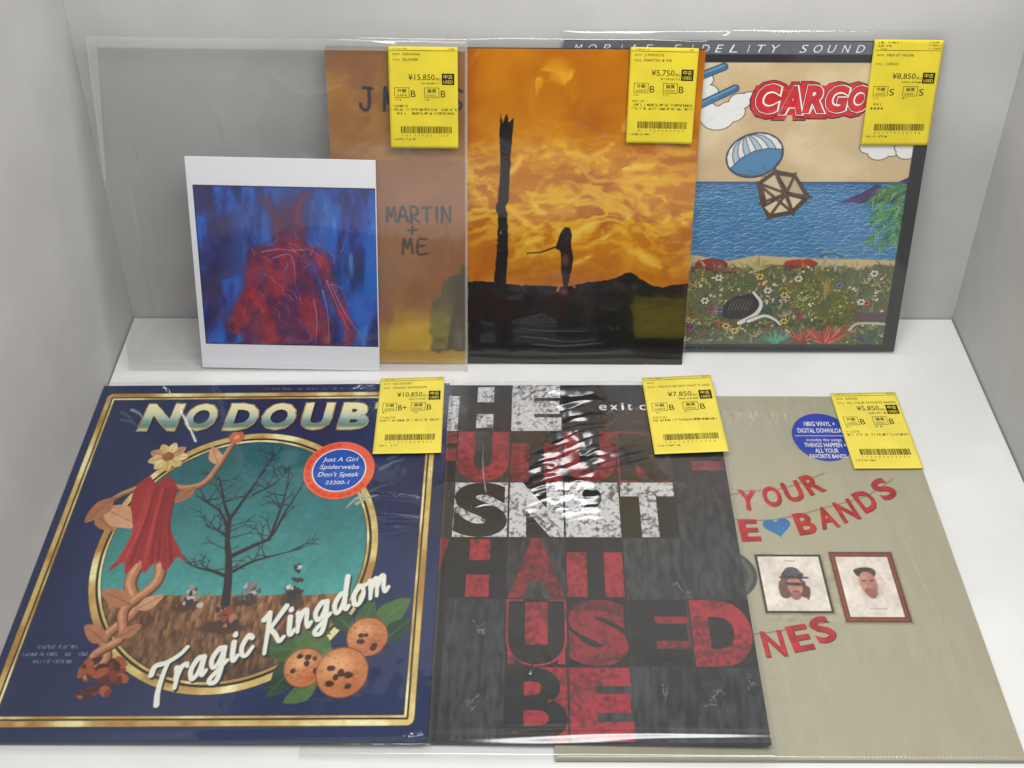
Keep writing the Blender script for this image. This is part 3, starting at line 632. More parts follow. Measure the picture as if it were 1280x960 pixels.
# ================================================================== front right: beige sleeve with a red letter banner
def build_banner():
    t = thing('record_sleeve', 'beige record sleeve with red banner letters, blue heart and two framed pictures', 'record', FR['banner'], 'record sleeves on display')
    jacket(t, beige_board)
    A = Art(315, 315, .6, (172, 167, 145)); U, V = A.U, A.V
    n = fbm(U, V, 90, 3); A.fill(.5 * sst(.4, .7, n), (166, 160, 136)); A.fill(.35 * sst(.45, .7, fbm(U * 4, V, 30, 9)), (180, 175, 152))
    A.ell(126, 138, 33, 24, (74, 72, 70)); A.ell(126, 138, 30, 21.5, (96, 94, 92)); A.ell(126, 138, 26, 18, (58, 57, 56))      # dark disc hanging on the wall
    # frames
    def pane(x0, y0, x1, y1, w, c, hi):
        A.poly([(x0 - .8, y0 - 1.4), (x1 + 1.2, y0 - 1.4), (x1 + 1.2, y1), (x0 - .8, y1)], (140, 134, 114), soft=1.4)
        A.poly([(x0, y0), (x1, y0), (x1, y1), (x0, y1)], c); A.poly([(x0 + w * .3, y0 + w * .3), (x1 - w * .3, y0 + w * .3), (x1 - w * .3, y1 - w * .3), (x0 + w * .3, y1 - w * .3)], hi)
        A.poly([(x0 + w * .75, y0 + w * .75), (x1 - w * .75, y0 + w * .75), (x1 - w * .75, y1 - w * .75), (x0 + w * .75, y1 - w * .75)], c)
        A.poly([(x0 + w, y0 + w), (x1 - w, y0 + w), (x1 - w, y1 - w), (x0 + w, y1 - w)], (226, 220, 210))
    pane(160, 105.8, 211, 155, 1.7, (38, 34, 32), (52, 46, 44)); pane(218, 98.6, 267, 157.4, 4.2, (98, 46, 34), (138, 76, 54))
    # two plain cut out heads
    A.ell(185, 131, 9, 10.5, (72, 48, 44), rough=1.6); A.ell(179, 126, 5, 8, (96, 62, 56), rough=2, seed=2); A.ell(192, 126, 4.5, 8, (88, 54, 50), rough=2, seed=4)
    A.ell(186, 128, 5.6, 8, (188, 128, 112)); A.ell(185.5, 120.5, 4, 4, (150, 92, 82), rough=1)
    A.stroke([(180.6, 130), (191.4, 129.4)], 2.6, (46, 36, 40)); A.ell(186, 137.5, 8.5, 3.4, (56, 54, 66)); A.ell(186, 140, 6, 4.2, (66, 64, 78)); A.stroke([(176, 135.4), (197, 135)], 1.6, (44, 42, 52))
    A.stroke([(184, 123.6), (188, 123.6)], .8, (110, 50, 50))
    A.ell(243, 131, 12.5, 13.5, (212, 196, 184), a=.7); A.ell(243, 140, 8.4, 4.6, (52, 38, 36), rough=1.2); A.ell(242.5, 130.5, 6.8, 10, (198, 138, 120)); A.ell(243, 122.5, 4.6, 4.6, (146, 92, 78), rough=1.2)
    A.ell(246, 130, 2.6, 8, (160, 100, 88), soft=1.5, a=.7)
    A.stroke([(238.5, 132.6), (241, 132.8)], 1, (60, 40, 40)); A.stroke([(244.5, 132.8), (247, 132.6)], 1, (60, 40, 40)); A.stroke([(240.5, 124.6), (245, 124.6)], .8, (110, 56, 52)); A.stroke([(242.6, 131), (241.8, 127.4)], .8, (150, 92, 80))
    for y in (109.5,):
        A.stroke([(239, y), (251, y)], .9, (190, 150, 140))
    A.stroke([(182, 149.5), (190, 149.5)], .9, (150, 142, 136))
    px_ = np.maximum(sst(163, 164, U) * sst(208, 207, U) * sst(108, 109, V) * sst(153, 152, V), sst(223, 224, U) * sst(262, 261, U) * sst(104, 105, V) * sst(153, 152, V)) * (.02 + .26 * fbm(U, V, 4, 217, 4)); A.fill(px_, (214, 188, 178))
    pm = (sst(159, 162, U) * sst(268, 266, U) * sst(98, 100, V) * sst(158, 156, V)); A.c *= (1 + pm * (.16 * (fbm(U, V, 3.2, 211, 4) - .5) + .16 * (fbm(U, V, 9, 215, 2) - .5)))[..., None]
    # banner strings
    for p in [[(150, 210), (165, 214), (195, 217), (232, 232)], [(140, 184), (152, 187), (171, 186), (193, 189), (232, 200), (262, 210), (287, 226)], [(140, 88), (170, 92), (206, 99)]]:
        A.stroke(smooth_line(p, 6), .6, (90, 84, 78))
    A.mesh('cover_print', printed, t, gain=GF)
    red = material('banner_red', (190, 34, 42), rough=.5, noise=.2, nscale=120); dko = material('banner_edge', (92, 24, 26), rough=.5)
    mb = MB()
    def letter(ch, x, y, h, w, rot):
        c, s_ = math.cos(rot), math.sin(rot)
        ox, oy = -w / 2 * c + h / 2 * s_, -w / 2 * s_ - h / 2 * c
        put(mb, ch, x + ox + .4, y + oy - .5, h, .10, 1, bold=.035, w=w, rot=rot); put(mb, ch, x + ox, y + oy, h, .16, 0, bold=.03, w=w, rot=rot)
    for ch, x, y, r in [('Y', 163, 206, -.05), ('O', 183.5, 209.5, .1), ('U', 201.5, 214.5, .22), ('R', 219, 222, .36)]: letter(ch, x, y, 19, 15.5, r)
    mb.build('banner_lettering', [red, dko], t); mb = MB()
    for ch, x, y, r in [('E', 159.5, 177.6, .04)]: letter(ch, x, y, 19.5, 15.5, r)
    mb.build('banner_lettering', [red, dko], t); mb = MB()
    for ch, x, y, r in [('B', 205, 184, .14), ('A', 223.5, 189.5, .2), ('N', 241, 196, .3), ('D', 259, 205.5, .4), ('S', 276.5, 217, .55)]: letter(ch, x, y, 19.5, 15.5, r)
    mb.build('banner_lettering', [red, dko], t); mb = MB()
    for ch, x, y, r in [('N', 161, 82.5, .08), ('E', 181, 87, .18), ('S', 199, 93.5, .32)]: letter(ch, x, y, 19.5, 16, r)
    mb.build('banner_lettering', [red, dko], t)
    hm = material('heart_blue', (44, 118, 178), rough=.5, noise=.1, nscale=150)
    mb = MB(); pts = []
    for k in range(48):
        a = 2 * math.pi * k / 48; x = 16 * math.sin(a) ** 3; y = 13 * math.cos(a) - 5 * math.cos(2 * a) - 2 * math.cos(3 * a) - math.cos(4 * a)
        x *= .70; y *= .60; c, s_ = math.cos(.12), math.sin(.12); pts.append((182.6 + c * x - s_ * y, 180.2 + s_ * x + c * y))
    mb.poly(pts[::-1], .16); mb.build('heart', hm, t)
    blu = material('blue_label', (28, 52, 172), rough=.4, spec=.4, noise=.06)
    mb = MB(); mb.disc(239, 269.7, 26.5, 25.6, .26, 0); st = mb.build('hype_sticker', [blu], t); st['label'] = 'round royal blue sticker with white lettering'
    mb = MB(); w0 = 239
    for s_, y, h, w in [('180G VINYL +', 281.5, 5.0, 27), ('DIGITAL DOWNLOAD', 274.2, 5.0, 41), ('includes the songs', 265, 3.4, 30), ('THINGS HAPPEN +', 258.8, 4.7, 36), ('ALL YOUR', 252.9, 4.6, 20), ('FAVORITE BANDS', 247.2, 4.4, 31)]:
        put(mb, s_, w0, y, h, .32, 0, bold=.012 if h > 4 else .0, align='c', w=w)
    mb.quad(215, 270.6, 263, 271.1, .32); mb.build('sticker_lettering', white_ink, st)
    fm = film_material('shrink_wrap', tint=(.98, .98, .97), rough=.16, dust=.012, bump=.12, bscale=60)
    R = random.Random(12)
    cre = [((R.uniform(150, 216), R.uniform(292, 300)), R.uniform(5, 16), R.uniform(-2, 2)) for k in range(60)] + [((R.uniform(165, 265), R.uniform(60, 96)), R.uniform(14, 60), R.uniform(-4, 4)) for k in range(40)]
    def fn(U, V):
        z = .5 * (fbm(U, V, 40, 81, 3) - .5)
        for (x, y), l, d in cre[:60]:
            if y > 200: z = z + glint(U, V, [(x, y), (x + d, y - l)], 1.0, -.2, -.6, .66, 1.7)
        for (x, y), l, d in cre: z = z + ridge(U, V, [(x, y), (x + d, y - l)], .6, .55 if y > 200 else .32)
        z = z + .10 * np.sin(U * 2.3 + 2 * fbm(U, V, 60, 83, 2) * 6) * sst(130, 60, V) * sst(140, 180, U) + ridge(U, V, smooth_line([(276, 218), (279, 190), (283, 150), (290, 90)], 4), 1.6, .8) + ridge(U, V, smooth_line([(268, 214), (272, 185), (270, 150)], 4), 1.2, .3)
        return z
    film(t, fm, -.6, -1.0, 315.8, 316, 1.2, fn, .5, drop=2.0)
    # its open loose bag lies under the bottom edge
    return t

# ================================================================== back middle: dusk picture sleeve
HAND = {'J': [[(.9, 1), (.85, .25), (.55, 0), (.1, .12), (.05, .3)], [(.4, 1.0), (1.2, .98)]], 'M': [[(.05, 0), (.2, 1), (.5, .35), (.85, 1.02), (1.0, 0)]], 'A': [[(0, 0), (.5, 1), (1, 0)], [(.2, .38), (.85, .42)]],
        'S': [[(.95, .88), (.5, 1), (.12, .78), (.5, .52), (.9, .28), (.5, 0), (.05, .12)]], 'C': [[(.95, .85), (.5, 1), (.08, .5), (.5, 0), (.98, .15)]], 'I': [[(.5, 1), (.52, 0)]],
        'R': [[(.1, 0), (.12, 1), (.75, .92), (.7, .55), (.12, .48), (.95, 0)]], 'T': [[(.5, 0), (.5, 1)], [(0, .95), (1, 1)]], 'N': [[(.05, 0), (.1, 1), (.85, .02), (.9, 1.02)]],
        'E': [[(.9, 1), (.12, .97), (.1, 0), (.95, .03)], [(.1, .5), (.75, .54)]], '+': [[(.5, .1), (.5, .95)], [(.1, .5), (.95, .55)]]}
def hand(A, txt, x, y, w, h, col, wd, gap=.35, seed=1):
    R = random.Random(seed)
    for ch in txt:
        if ch == ' ': x += w * .8; continue
        for ln in HAND[ch]:
            q = [(x + a * w * (.5 if ch == 'I' else 1) + R.uniform(-.03, .03) * w, y + b * h + R.uniform(-.03, .03) * h) for a, b in ln]
            A.stroke(smooth_line(q, 5) if len(q) > 2 else q, wd, col, wd * .8, soft=.6)
        x += w * ((.5 if ch == 'I' else 1) + gap); y += R.uniform(-.03, .03) * h

def build_dusk():
    t = thing('record_sleeve', 'record sleeve with swirling orange and yellow sky over black hills, tan strip on its left', 'record', FR['dusk'], 'record sleeves on display')
    jacket(t, black_board)
    A = Art(315, 315, .5, (188, 112, 4)); U, V = A.U, A.V; R = random.Random(6)
    wx = fbm(U, V, 60, 5) - .5; wy = fbm(U, V, 60, 15) - .5
    n = fbm(U + 70 * wx, V * 1.2 + 70 * wy, 46, 7, 5)
    A.fill(.7 * sst(.42, .7, n), (206, 130, 8)); A.fill(.6 * sst(.48, .3, n), (170, 92, 4))
    A.fill(.55 * sst(250, 315, V) * sst(.7, .3, fbm(U, V, 50, 77)), (176, 94, 2))
    # drifting cloud wisps
    band = np.exp(-((V - 170 - 18 * (vnoise(U, V * 0, 60, 2) - .5)) / 52) ** 2)
    rd = 1 - np.abs(2 * fbm(U * .7 + 60 * wx, V * 1.5 + 60 * wy, 34, 19, 4) - 1)
    A.fill(.72 * band * sst(.80, .97, rd), (238, 196, 44)); A.fill(.5 * band * sst(.5, .72, fbm(U + 40 * wy, V * 1.8, 22, 29)), (226, 172, 28))
    ws = [([(203, 274), (200, 290), (190, 297), (178, 288), (172, 268), (176, 250), (183, 236), (186, 210)], 5, 3), ([(192, 296), (204, 284), (204, 268)], 13, 5), ([(186, 210), (200, 218), (222, 214), (240, 204)], 4, 2),
          ([(259, 188), (270, 172), (276, 150), (284, 134), (292, 120)], 5, 3), ([(116, 206), (132, 196), (146, 186)], 12, 4), ([(118, 186), (128, 176), (136, 160)], 8, 3),
          ([(150, 170), (170, 150), (186, 140)], 3, 2), ([(165, 136), (185, 150), (200, 168), (222, 178), (250, 182)], 3, 2), ([(160, 128), (186, 140), (210, 160), (234, 168)], 3, 1.4), ([(172, 118), (200, 130), (226, 150), (250, 158)], 3, 1.4),
          ([(214, 124), (236, 134), (250, 146)], 3, 1.4), ([(208, 106), (226, 116), (240, 126)], 3, 1.4), ([(225, 212), (245, 222), (270, 226), (305, 218)], 9, 3), ([(230, 200), (260, 206), (290, 206), (310, 200)], 7, 3), ([(250, 192), (280, 196), (312, 192)], 6, 3),
          ([(262, 120), (280, 108), (300, 100)], 12, 8), ([(240, 214), (250, 240), (262, 262)], 8, 3), ([(152, 196), (160, 206), (164, 216)], 4, 1.5), ([(196, 226), (198, 214)], 9, 2)]
    plain = A.c.copy()
    for p, w, w2 in ws:
        base = smooth_line(p, 6)
        A.stroke(base, w * 1.7, (226, 164, 30), w2 * 1.5, soft=4, a=.45)
        for k in range(6):
            lo = R.uniform(0, .5); hi = R.uniform(.5, 1); n0 = int(lo * len(base)); n1 = max(int(hi * len(base)), n0 + 3); q = base[n0:n1]
            if len(q) < 2: continue
            off = np.array((R.gauss(0, .32) * w, R.gauss(0, .42) * w)); jit = np.array([[R.gauss(0, .5), R.gauss(0, .5)] for _ in q])
            A.stroke(q + off + jit, R.uniform(.2, .7) * w + .8, R.choice([(234, 182, 50), (238, 196, 78), (228, 166, 34), (240, 202, 100)]), .8, soft=2.4, a=R.uniform(.3, .6))
    bl = fbm(U + 50 * wx, V * 1.15 + 50 * wy, 26, 121, 5); A.fill(.7 * band * sst(.56, .70, bl), (230, 182, 44)); A.fill(.6 * band * sst(.64, .76, bl), (238, 204, 96))
    for k in range(90):
        x = R.uniform(118, 312); y = R.gauss(172, 34); an = R.gauss(.25, .5); l = R.uniform(6, 22)
        if y < 100 or y > 240: continue
        A.stroke(smooth_line([(x, y), (x + l * .5 * math.cos(an), y + l * .5 * math.sin(an) + R.uniform(-2, 2)), (x + l * math.cos(an), y + l * math.sin(an))], 4), R.uniform(1, 4), R.choice([(240, 188, 50), (244, 200, 80), (226, 158, 26), (190, 104, 6)]), .6, soft=2.0, a=R.uniform(.25, .55))
    brk = (.15 + .85 * sst(.40, .56, fbm(U + 30 * wx, V + 30 * wy, 13, 131, 4)))[..., None]; A.c = plain * (1 - brk) + A.c * brk
    A.fill(.5 * band * sst(.60, .70, fbm(U + 40 * wy, V * 1.3 + 40 * wx, 12, 141, 4)) * sst(.45, .6, bl), (246, 210, 70))
    # black country below
    hill = [(116, 0), (116, 89), (130, 90), (146, 88), (160, 86), (180, 84.5), (196, 85), (207, 84.6), (224, 89), (240, 91), (250, 94), (258, 99), (264, 100), (270, 94), (276, 90), (284, 85), (292, 84), (302, 87), (316, 89), (316, 0)]
    A.poly(hill, (14, 13, 10), rough=1.5, rs=5)
    A.poly([(269, 66), (316, 66), (316, 36), (270, 34)], (46, 42, 8), soft=4, rough=2); A.fill(.5 * sst(.5, .7, fbm(U, V, 12, 50)) * sst(78, 70, V) * sst(180, 200, U), (24, 24, 22))
    A.poly([(140, 84), (151, 84), (153, 120), (152, 160), (150, 166), (153, 172), (154.5, 210), (156, 240), (157, 252), (153, 248), (151, 256), (147.5, 247), (146, 256), (144.6, 240), (146, 206), (144, 172), (141.5, 164), (144, 158), (143, 120)], (18, 14, 10), rough=.8, rs=3)
    A.ell(146.5, 140, .9, 2, (120, 96, 60)); A.ell(146, 122, .8, 1.5, (90, 70, 40))
    # small dark shape standing on the ridge
    A.poly(smooth_line([(203, 146), (207, 145), (209, 139), (208.5, 132), (209, 124), (211, 114), (210, 104), (208, 92), (206.5, 85), (203, 85), (202, 94), (200.5, 104), (200.5, 114), (199, 122), (195, 124), (196.5, 131), (199, 140), (203, 146)], 3), (26, 20, 20), rough=.6)
    A.stroke([(170, 119), (182, 120), (196, 126)], 1.2, (60, 36, 10), 1.8); A.ell(204, 112, 3, 6, (112, 66, 40), soft=1.5, a=.8); A.stroke([(200, 88), (198, 80)], 2.4, (172, 104, 60)); A.stroke([(210, 90), (213, 84)], 2.4, (160, 92, 50)); A.ell(204, 79, 3.5, 3, (110, 34, 30), soft=1.5)
    # tan strip with brush lettering
    m = sst(116.5, 115.7, U)
    k = fbm(U, V, 40, 41); A.fill(m, (160, 112, 46)); A.fill(m * .7 * sst(.42, .7, k), (186, 140, 64)); A.fill(m * .6 * sst(.5, .7, fbm(U, V, 30, 43)) * sst(215, 260, V), (140, 92, 78))
    A.fill(m * sst(212, 209.5, V + 3 * (vnoise(U, V, 20, 4) - .5)) * .85, (150, 94, 44)); A.fill(m * .5 * sst(.5, .75, fbm(U, V, 22, 47)) * sst(212, 208, V), (172, 118, 60))
    A.fill(m * sst(52, 36, V + 14 * (fbm(U, V, 26, 53) - .5)) * .9, (196, 160, 40)); A.fill(m * .6 * sst(46, 20, V) * sst(.5, .75, fbm(U, V, 16, 57)), (208, 184, 90))
    A.poly([(84, 14), (82, 40), (85, 66), (92, 74), (98, 90), (108, 98), (112, 106), (117, 104), (117, 14)], (78, 80, 74), soft=1.5, rough=3, a=.9); A.fill(m * .5 * sst(.55, .75, fbm(U, V, 12, 59)) * sst(84, 90, U) * sst(60, 40, V), (150, 150, 50))
    for k_ in range(16):
        x = R.uniform(20, 110); A.stroke([(x, R.uniform(225, 312)), (x + R.uniform(-14, 14), R.uniform(225, 312))], R.uniform(1, 5), R.choice([(128, 84, 72), (176, 140, 90), (120, 80, 60)]), 1, soft=2, a=.3)
    A.c = A.c * (1 + m[..., None] * (np.array((1.12, 1.06, .84)) - 1))
    hand(A, 'J MASCIS', 27, 258, 9.5, 21, (44, 40, 44), 3.0, gap=.30, seed=4)
    A.fill(0 * m, (0, 0, 0))
    hand(A, 'MARTIN', 46, 150, 8.2, 15, (34, 26, 24), 2.3, gap=.28, seed=2); hand(A, '+', 64, 137, 9, 9, (34, 26, 24), 2.2); hand(A, 'ME', 59, 118, 9.5, 15, (34, 26, 24), 2.3, gap=.4, seed=7)
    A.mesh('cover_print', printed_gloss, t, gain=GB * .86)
    fm = film_material('dusk_bag_film', tint=(.99, .99, .99), rough=.08, dust=.005, bump=.12, gain=.8)
    def fn(U, V):
        z = .5 * (fbm(U, V, 50, 91, 3) - .5)
        for p, w, a in [([(158, 42), (190, 39), (230, 39)], 1.4, .9), ([(160, 33), (185, 31), (212, 27), (236, 30)], 1.3, 1.2), ([(176, 24), (205, 23), (240, 26)], 1.2, 1.1), ([(170, 16), (200, 14), (235, 15), (262, 18)], 1.3, 1.0),
                        ([(120, 8), (180, 6), (260, 8), (312, 6)], 2.0, 1.0), ([(116, 298), (128, 314)], .8, .8)]:
            z = z + ridge(U, V, smooth_line(p, 5), w, a)
        return z
    film(t, fm, -2, -1.4, 317, 325, .9, fn, .9, drop=2.0)
    return t

# ================================================================== back right: seaside picture sleeve
def build_sea():
    t = thing('record_sleeve', 'black bordered record sleeve with cartoon blue sea, tan sky and big red title', 'record', FR['sea'], 'record sleeves on display')
    jacket(t, black_board)
    A = Art(315, 315, .5, (44, 44, 48)); U, V = A.U, A.V; R = random.Random(9)
    A.fill(.35 * sst(.5, .7, fbm(U, V, 50, 3)), (58, 58, 62))
    A.fill(sst(303.2, 303.8, V) * 1.0, (104, 104, 110))
    x0, y0, x1, y1 = 12, 8, 303, 296
    pic = sst(x0 - .3, x0 + .3, U) * sst(x1 + .3, x1 - .3, U) * sst(y0 - .3, y0 + .3, V) * sst(y1 + .3, y1 - .3, V)
    keep = A.c.copy()
    sk = fbm(U * .6 + V * .5, V - U * .3, 40, 13); A.fill(1 + 0 * U, (206, 184, 142)); A.fill(.8 * sst(.45, .7, sk), (222, 204, 166)); A.fill(.5 * sst(.5, .7, fbm(U, V, 46, 15)), (198, 168, 124))
    # sea
    sea = sst(181.6, 181, V); A.fill(sea, (62, 124, 172)); A.fill(sea * sst(166, 178, V) * .8, (40, 92, 146)); A.fill(sea * .4 * sst(.45, .7, fbm(U, V * 2, 20, 17)), (46, 104, 156))
    v = 102; k = 0
    while v < 178:
        h = 1.6 + 2.6 * (178 - v) / 76; w = h * 3.0
        x = x0 - (k % 2) * w * .5
        while x < x1 + w:
            j = R.uniform(-1.1, 1.1); w = h * R.uniform(2.2, 4.0)
            A.stroke([(x - w * .42, v + j), (x - w * .1, v + h * .45 + j), (x + w * .4, v + .1 + j)], .55 + h * .13, R.choice([(128, 176, 208), (150, 192, 216), (104, 158, 198), (170, 204, 220)]), .3, soft=.35, a=.85)
            A.stroke([(x - w * .4, v - .9 + j), (x + w * .3, v - .8 + j)], .5, (34, 80, 128), .3, soft=.3, a=.6)
            x += w
        v += h * .95; k += 1
    A.stroke([(x0, 181.4), (x1, 181.4)], .8, (40, 60, 90))
    A.poly([(246, 160.5), (258, 167), (268, 173), (276, 179), (284, 174), (292, 180), (303, 186), (303, 160.5)], (78, 62, 112), rough=.6); A.stroke([(246, 160.5), (258, 167), (268, 173), (276, 179), (284, 174), (292, 180), (303, 186)], .7, (44, 36, 66)); A.poly([(262, 161), (280, 172), (290, 170), (300, 176), (303, 162)], (62, 48, 94), rough=1)
    # clouds
    def cloud(blobs):
        for x, y, r in blobs: A.ell(x, y, r + .7, r * .8 + .7, (52, 54, 62))
        for x, y, r in blobs: A.ell(x, y, r, r * .8, (232, 232, 228))
    cloud([(120, 250, 12), (132, 244, 14), (143, 250, 12), (150, 260, 9), (158, 263, 7), (122, 268, 9), (118, 280, 8)])
    cloud([(264, 216, 7), (274, 212, 10), (285, 214, 8), (276, 220, 7)]); cloud([(298, 212, 9), (303, 218, 7), (292, 216, 5)])
    for p in [((112, 282), (134, 292)), ((112, 254), (145, 272))]:
        A.stroke(p, 7.4, (34, 44, 66)); A.stroke(p, 6.2, (66, 116, 156)); A.stroke([(p[0][0], p[0][1] + 1.4), (p[1][0], p[1][1] + 1.4)], 1.5, (120, 160, 186))
    # striped balloon drifting beside a tilted wooden kite
    c, q = math.cos(.42), math.sin(.42)
    A.ell(167, 208, 25.5, 22, (40, 50, 72), rot=.42)
    for k in range(9):
        a0 = -1 + 2 * k / 9; A_ = (226, 228, 224) if k % 2 == 0 else (168, 190, 206)
        m = lambda s_: math.sqrt(max(0, 1 - s_ * s_))
        pts = []
        for ph in np.linspace(-1.5, 1.5, 9): pts.append((24.5 * math.cos(ph) * a0, 21 * math.sin(ph)))
        for ph in np.linspace(1.5, -1.5, 9): pts.append((24.5 * math.cos(ph) * (a0 + 2 / 9), 21 * math.sin(ph)))
        pts = [(167 + c * a - q * b, 208 + q * a + c * b) for a, b in pts]; A.poly(pts, A_); A.stroke(pts + pts[:1], .5, (52, 64, 86))
    lo = [(-24, -4), (-12, 2), (0, 4), (12, 2), (24, -4), (20, -12), (10, -19), (0, -21), (-10, -19), (-20, -12)]; lo = [(167 + c * a - q * b, 208 + q * a + c * b) for a, b in lo]; A.poly(lo, (74, 130, 172)); A.stroke(lo + lo[:1], .8, (40, 50, 72))
    for x in (150, 160, 172, 184): A.stroke([(x + 3, 190 + (x - 150) * .32), (183, 186)], .5, (70, 62, 54))
    kite = [(171, 181), (186, 194), (204, 190), (220, 166.5), (206, 149), (184, 144), (176, 160)]
    A.poly(kite, (76, 58, 46)); A.poly([(176, 180), (186, 189), (196, 172), (182, 160)], (206, 192, 160)); A.poly([(190, 188), (203, 186), (214, 168), (200, 172)], (192, 174, 140)); A.poly([(180, 156), (198, 168), (212, 164), (204, 153), (186, 149)], (214, 202, 166))
    for p in [((171, 181), (198, 170)), ((186, 194), (198, 170)), ((204, 190), (198, 170)), ((220, 167), (198, 170)), ((198, 170), (206, 149)), ((198, 170), (184, 144)), ((176, 160), (198, 170)), ((186, 192), (206, 150)), ((172, 180), (204, 152))]: A.stroke(p, 2.6, (62, 46, 38)); A.stroke(p, 1.2, (104, 80, 62))
    # shore and thick garden
    sh = 103 + 6 * (vnoise(U, V * 0, 30, 61) - .5); A.fill(sst(.6, -.6, V - sh), (196, 176, 128))
    g = sst(1.5, -1.5, V - 94 - 7 * (vnoise(U, V * 0, 16, 63) - .5)); A.fill(g, (92, 98, 66))
    for x, y, w, h_, cc in [(138, 96, 15, 8, (140, 46, 50)), (124, 91, 10, 4, (122, 60, 50)), (150, 90, 13, 4, (132, 74, 60)), (219, 97, 15, 6, (172, 46, 48)), (216, 92, 10, 3.4, (132, 40, 44))]:
        A.ell(x, y, w, h_ * .8, (60, 34, 36), rough=1.2); A.ell(x, y + .5, w - .8, h_ * .8 - .8, cc, rough=1.2)
    pal = [(104, 118, 68), (132, 140, 82), (84, 100, 62), (158, 156, 96), (66, 76, 58), (98, 112, 80), (184, 174, 120), (80, 88, 88), (122, 110, 80)]
    for i in range(1500):
        x = R.uniform(x0, x1); y = R.uniform(8, 95); an = R.gauss(1.57, .7); l = R.uniform(2.5, 9)
        A.stroke([(x, y), (x + l * .5 * math.cos(an), y + l * .5 * math.sin(an)), (x + l * math.cos(an + .3), y + l * math.sin(an + .3))], R.uniform(.8, 2.2), R.choice(pal), .3, soft=.35)
    for i in range(330):
        x = R.uniform(x0, x1); y = R.uniform(10, 93); cc = R.choice([(206, 196, 150), (190, 84, 60), (214, 204, 176), (176, 160, 60), (150, 60, 70), (110, 100, 140), (226, 220, 200)])
        for j in range(R.randint(1, 3)): A.ell(x + R.uniform(-2.4, 2.4), y + R.uniform(-2, 2), R.uniform(.6, 1.3), R.uniform(.6, 1.1), cc, soft=.3)
    for i in range(230):
        x = R.uniform(x0, x1); y = R.uniform(8, 92); an = R.uniform(0, 3.1); A.stroke([(x, y), (x + 4 * math.cos(an), y + 4 * math.sin(an))], .7, (36, 40, 36), .3, soft=.3)
    for i in range(70):                                    # larger leaves with drawn outlines
        x = R.uniform(x0 + 4, x1 - 4); y = R.uniform(12, 88); cc = R.choice([(112, 140, 78), (150, 160, 96), (86, 118, 82), (176, 166, 104), (70, 110, 96), (196, 186, 140), (140, 110, 74)])
        for k in range(R.randint(4, 8)):
            an = R.uniform(.1, 3.04); l = R.uniform(6, 12); e = (x + l * math.cos(an), y + l * math.sin(an) * .9); md = (x + l * .55 * math.cos(an + .25), y + l * .55 * math.sin(an + .25))
            A.stroke([(x, y), md, e], 2.9, (42, 46, 40), .8, soft=.35); A.stroke([(x, y), md, e], 1.9, cc, .3, soft=.35)
    for i in range(26):
        x = R.uniform(x0 + 4, x1 - 4); y = R.uniform(14, 90); cc = R.choice([(214, 196, 96), (206, 96, 70), (226, 222, 206), (160, 84, 110), (120, 120, 170)])
        for k in range(6): A.ell(x + 2.6 * math.cos(k * 1.05), y + 2.4 * math.sin(k * 1.05), 1.9, 1.7, (46, 42, 40), soft=.3); A.ell(x + 2.6 * math.cos(k * 1.05), y + 2.4 * math.sin(k * 1.05), 1.4, 1.3, cc, soft=.3)
        A.ell(x, y, 1.2, 1.2, (90, 60, 40))
    def fan(x, y, n_, l, cols, spread=1.2, w=2.4):
        for i in range(n_):
            an = 1.57 + R.uniform(-spread, spread); ll = l * R.uniform(.6, 1)
            A.stroke([(x, y), (x + ll * math.cos(an), y + ll * math.sin(an))], w, R.choice(cols), .4, soft=.35)
    fan(250, 8, 46, 30, [(196, 84, 56), (216, 120, 76), (160, 56, 48), (140, 50, 46)]); fan(228, 8, 26, 20, [(176, 70, 60), (206, 110, 80), (120, 48, 44)])
    fan(203, 9, 30, 17, [(70, 142, 120), (44, 108, 96), (100, 164, 138)]); fan(288, 10, 20, 18, [(70, 96, 90), (50, 76, 74)]); fan(180, 90, 20, 15, [(176, 166, 112), (120, 126, 74)]); fan(244, 64, 18, 18, [(96, 80, 50), (150, 136, 84)], .25, 3)
    fan(130, 84, 16, 10, [(150, 130, 70), (90, 96, 56)])
    A.poly(smooth_line([(150, 40), (154, 54), (164, 62), (176, 64), (184, 58), (182, 46), (172, 38), (160, 36), (150, 40)], 4), (48, 48, 52), rough=1.4)      # dark boulder with a pale winding path
    for p, w, w2 in [([(168, 32), (182, 42), (186, 54), (178, 66)], 5, 2.5), ([(176, 34), (190, 40), (200, 36), (206, 30)], 4, 2)]: A.stroke(smooth_line(p, 6), w + 1.4, (40, 40, 42), w2 + 1.4); A.stroke(smooth_line(p, 6), w, (222, 220, 210), w2)
    for k in range(7): A.stroke([(156 + k * 3, 46), (160 + k * 3, 58)], .6, (120, 120, 120))
    A.poly([(268, 34), (276, 44), (303, 44), (303, 33)], (94, 74, 80), rough=1.5); A.stroke(smooth_line([(270, 24), (276, 31), (288, 32), (303, 31)], 5), 2.4, (196, 196, 190))
    for p in [[(303, 176), (292, 170), (284, 160), (280, 148)], [(303, 170), (296, 158), (288, 148), (276, 140)], [(303, 178), (290, 176), (280, 170), (274, 160)], [(303, 160), (297, 140), (292, 124), (286, 112)], [(303, 150), (300, 130), (299, 116)], [(303, 164), (292, 146), (282, 128), (276, 120)]]:
        q_ = smooth_line(p, 5); A.stroke(q_, 2.0, (50, 84, 52), 1)
        for a, b in zip(q_[:-1:1], q_[1::1]):
            for sg in (-1, 1):
                d = (b - a) / (np.hypot(*(b - a)) + 1e-6); nn = np.array((-d[1], d[0])) * sg
                A.stroke([a, a + nn * 5 + d * 8], 1.5, R.choice([(84, 140, 84), (126, 172, 106), (66, 116, 78), (96, 150, 96)]), .4)
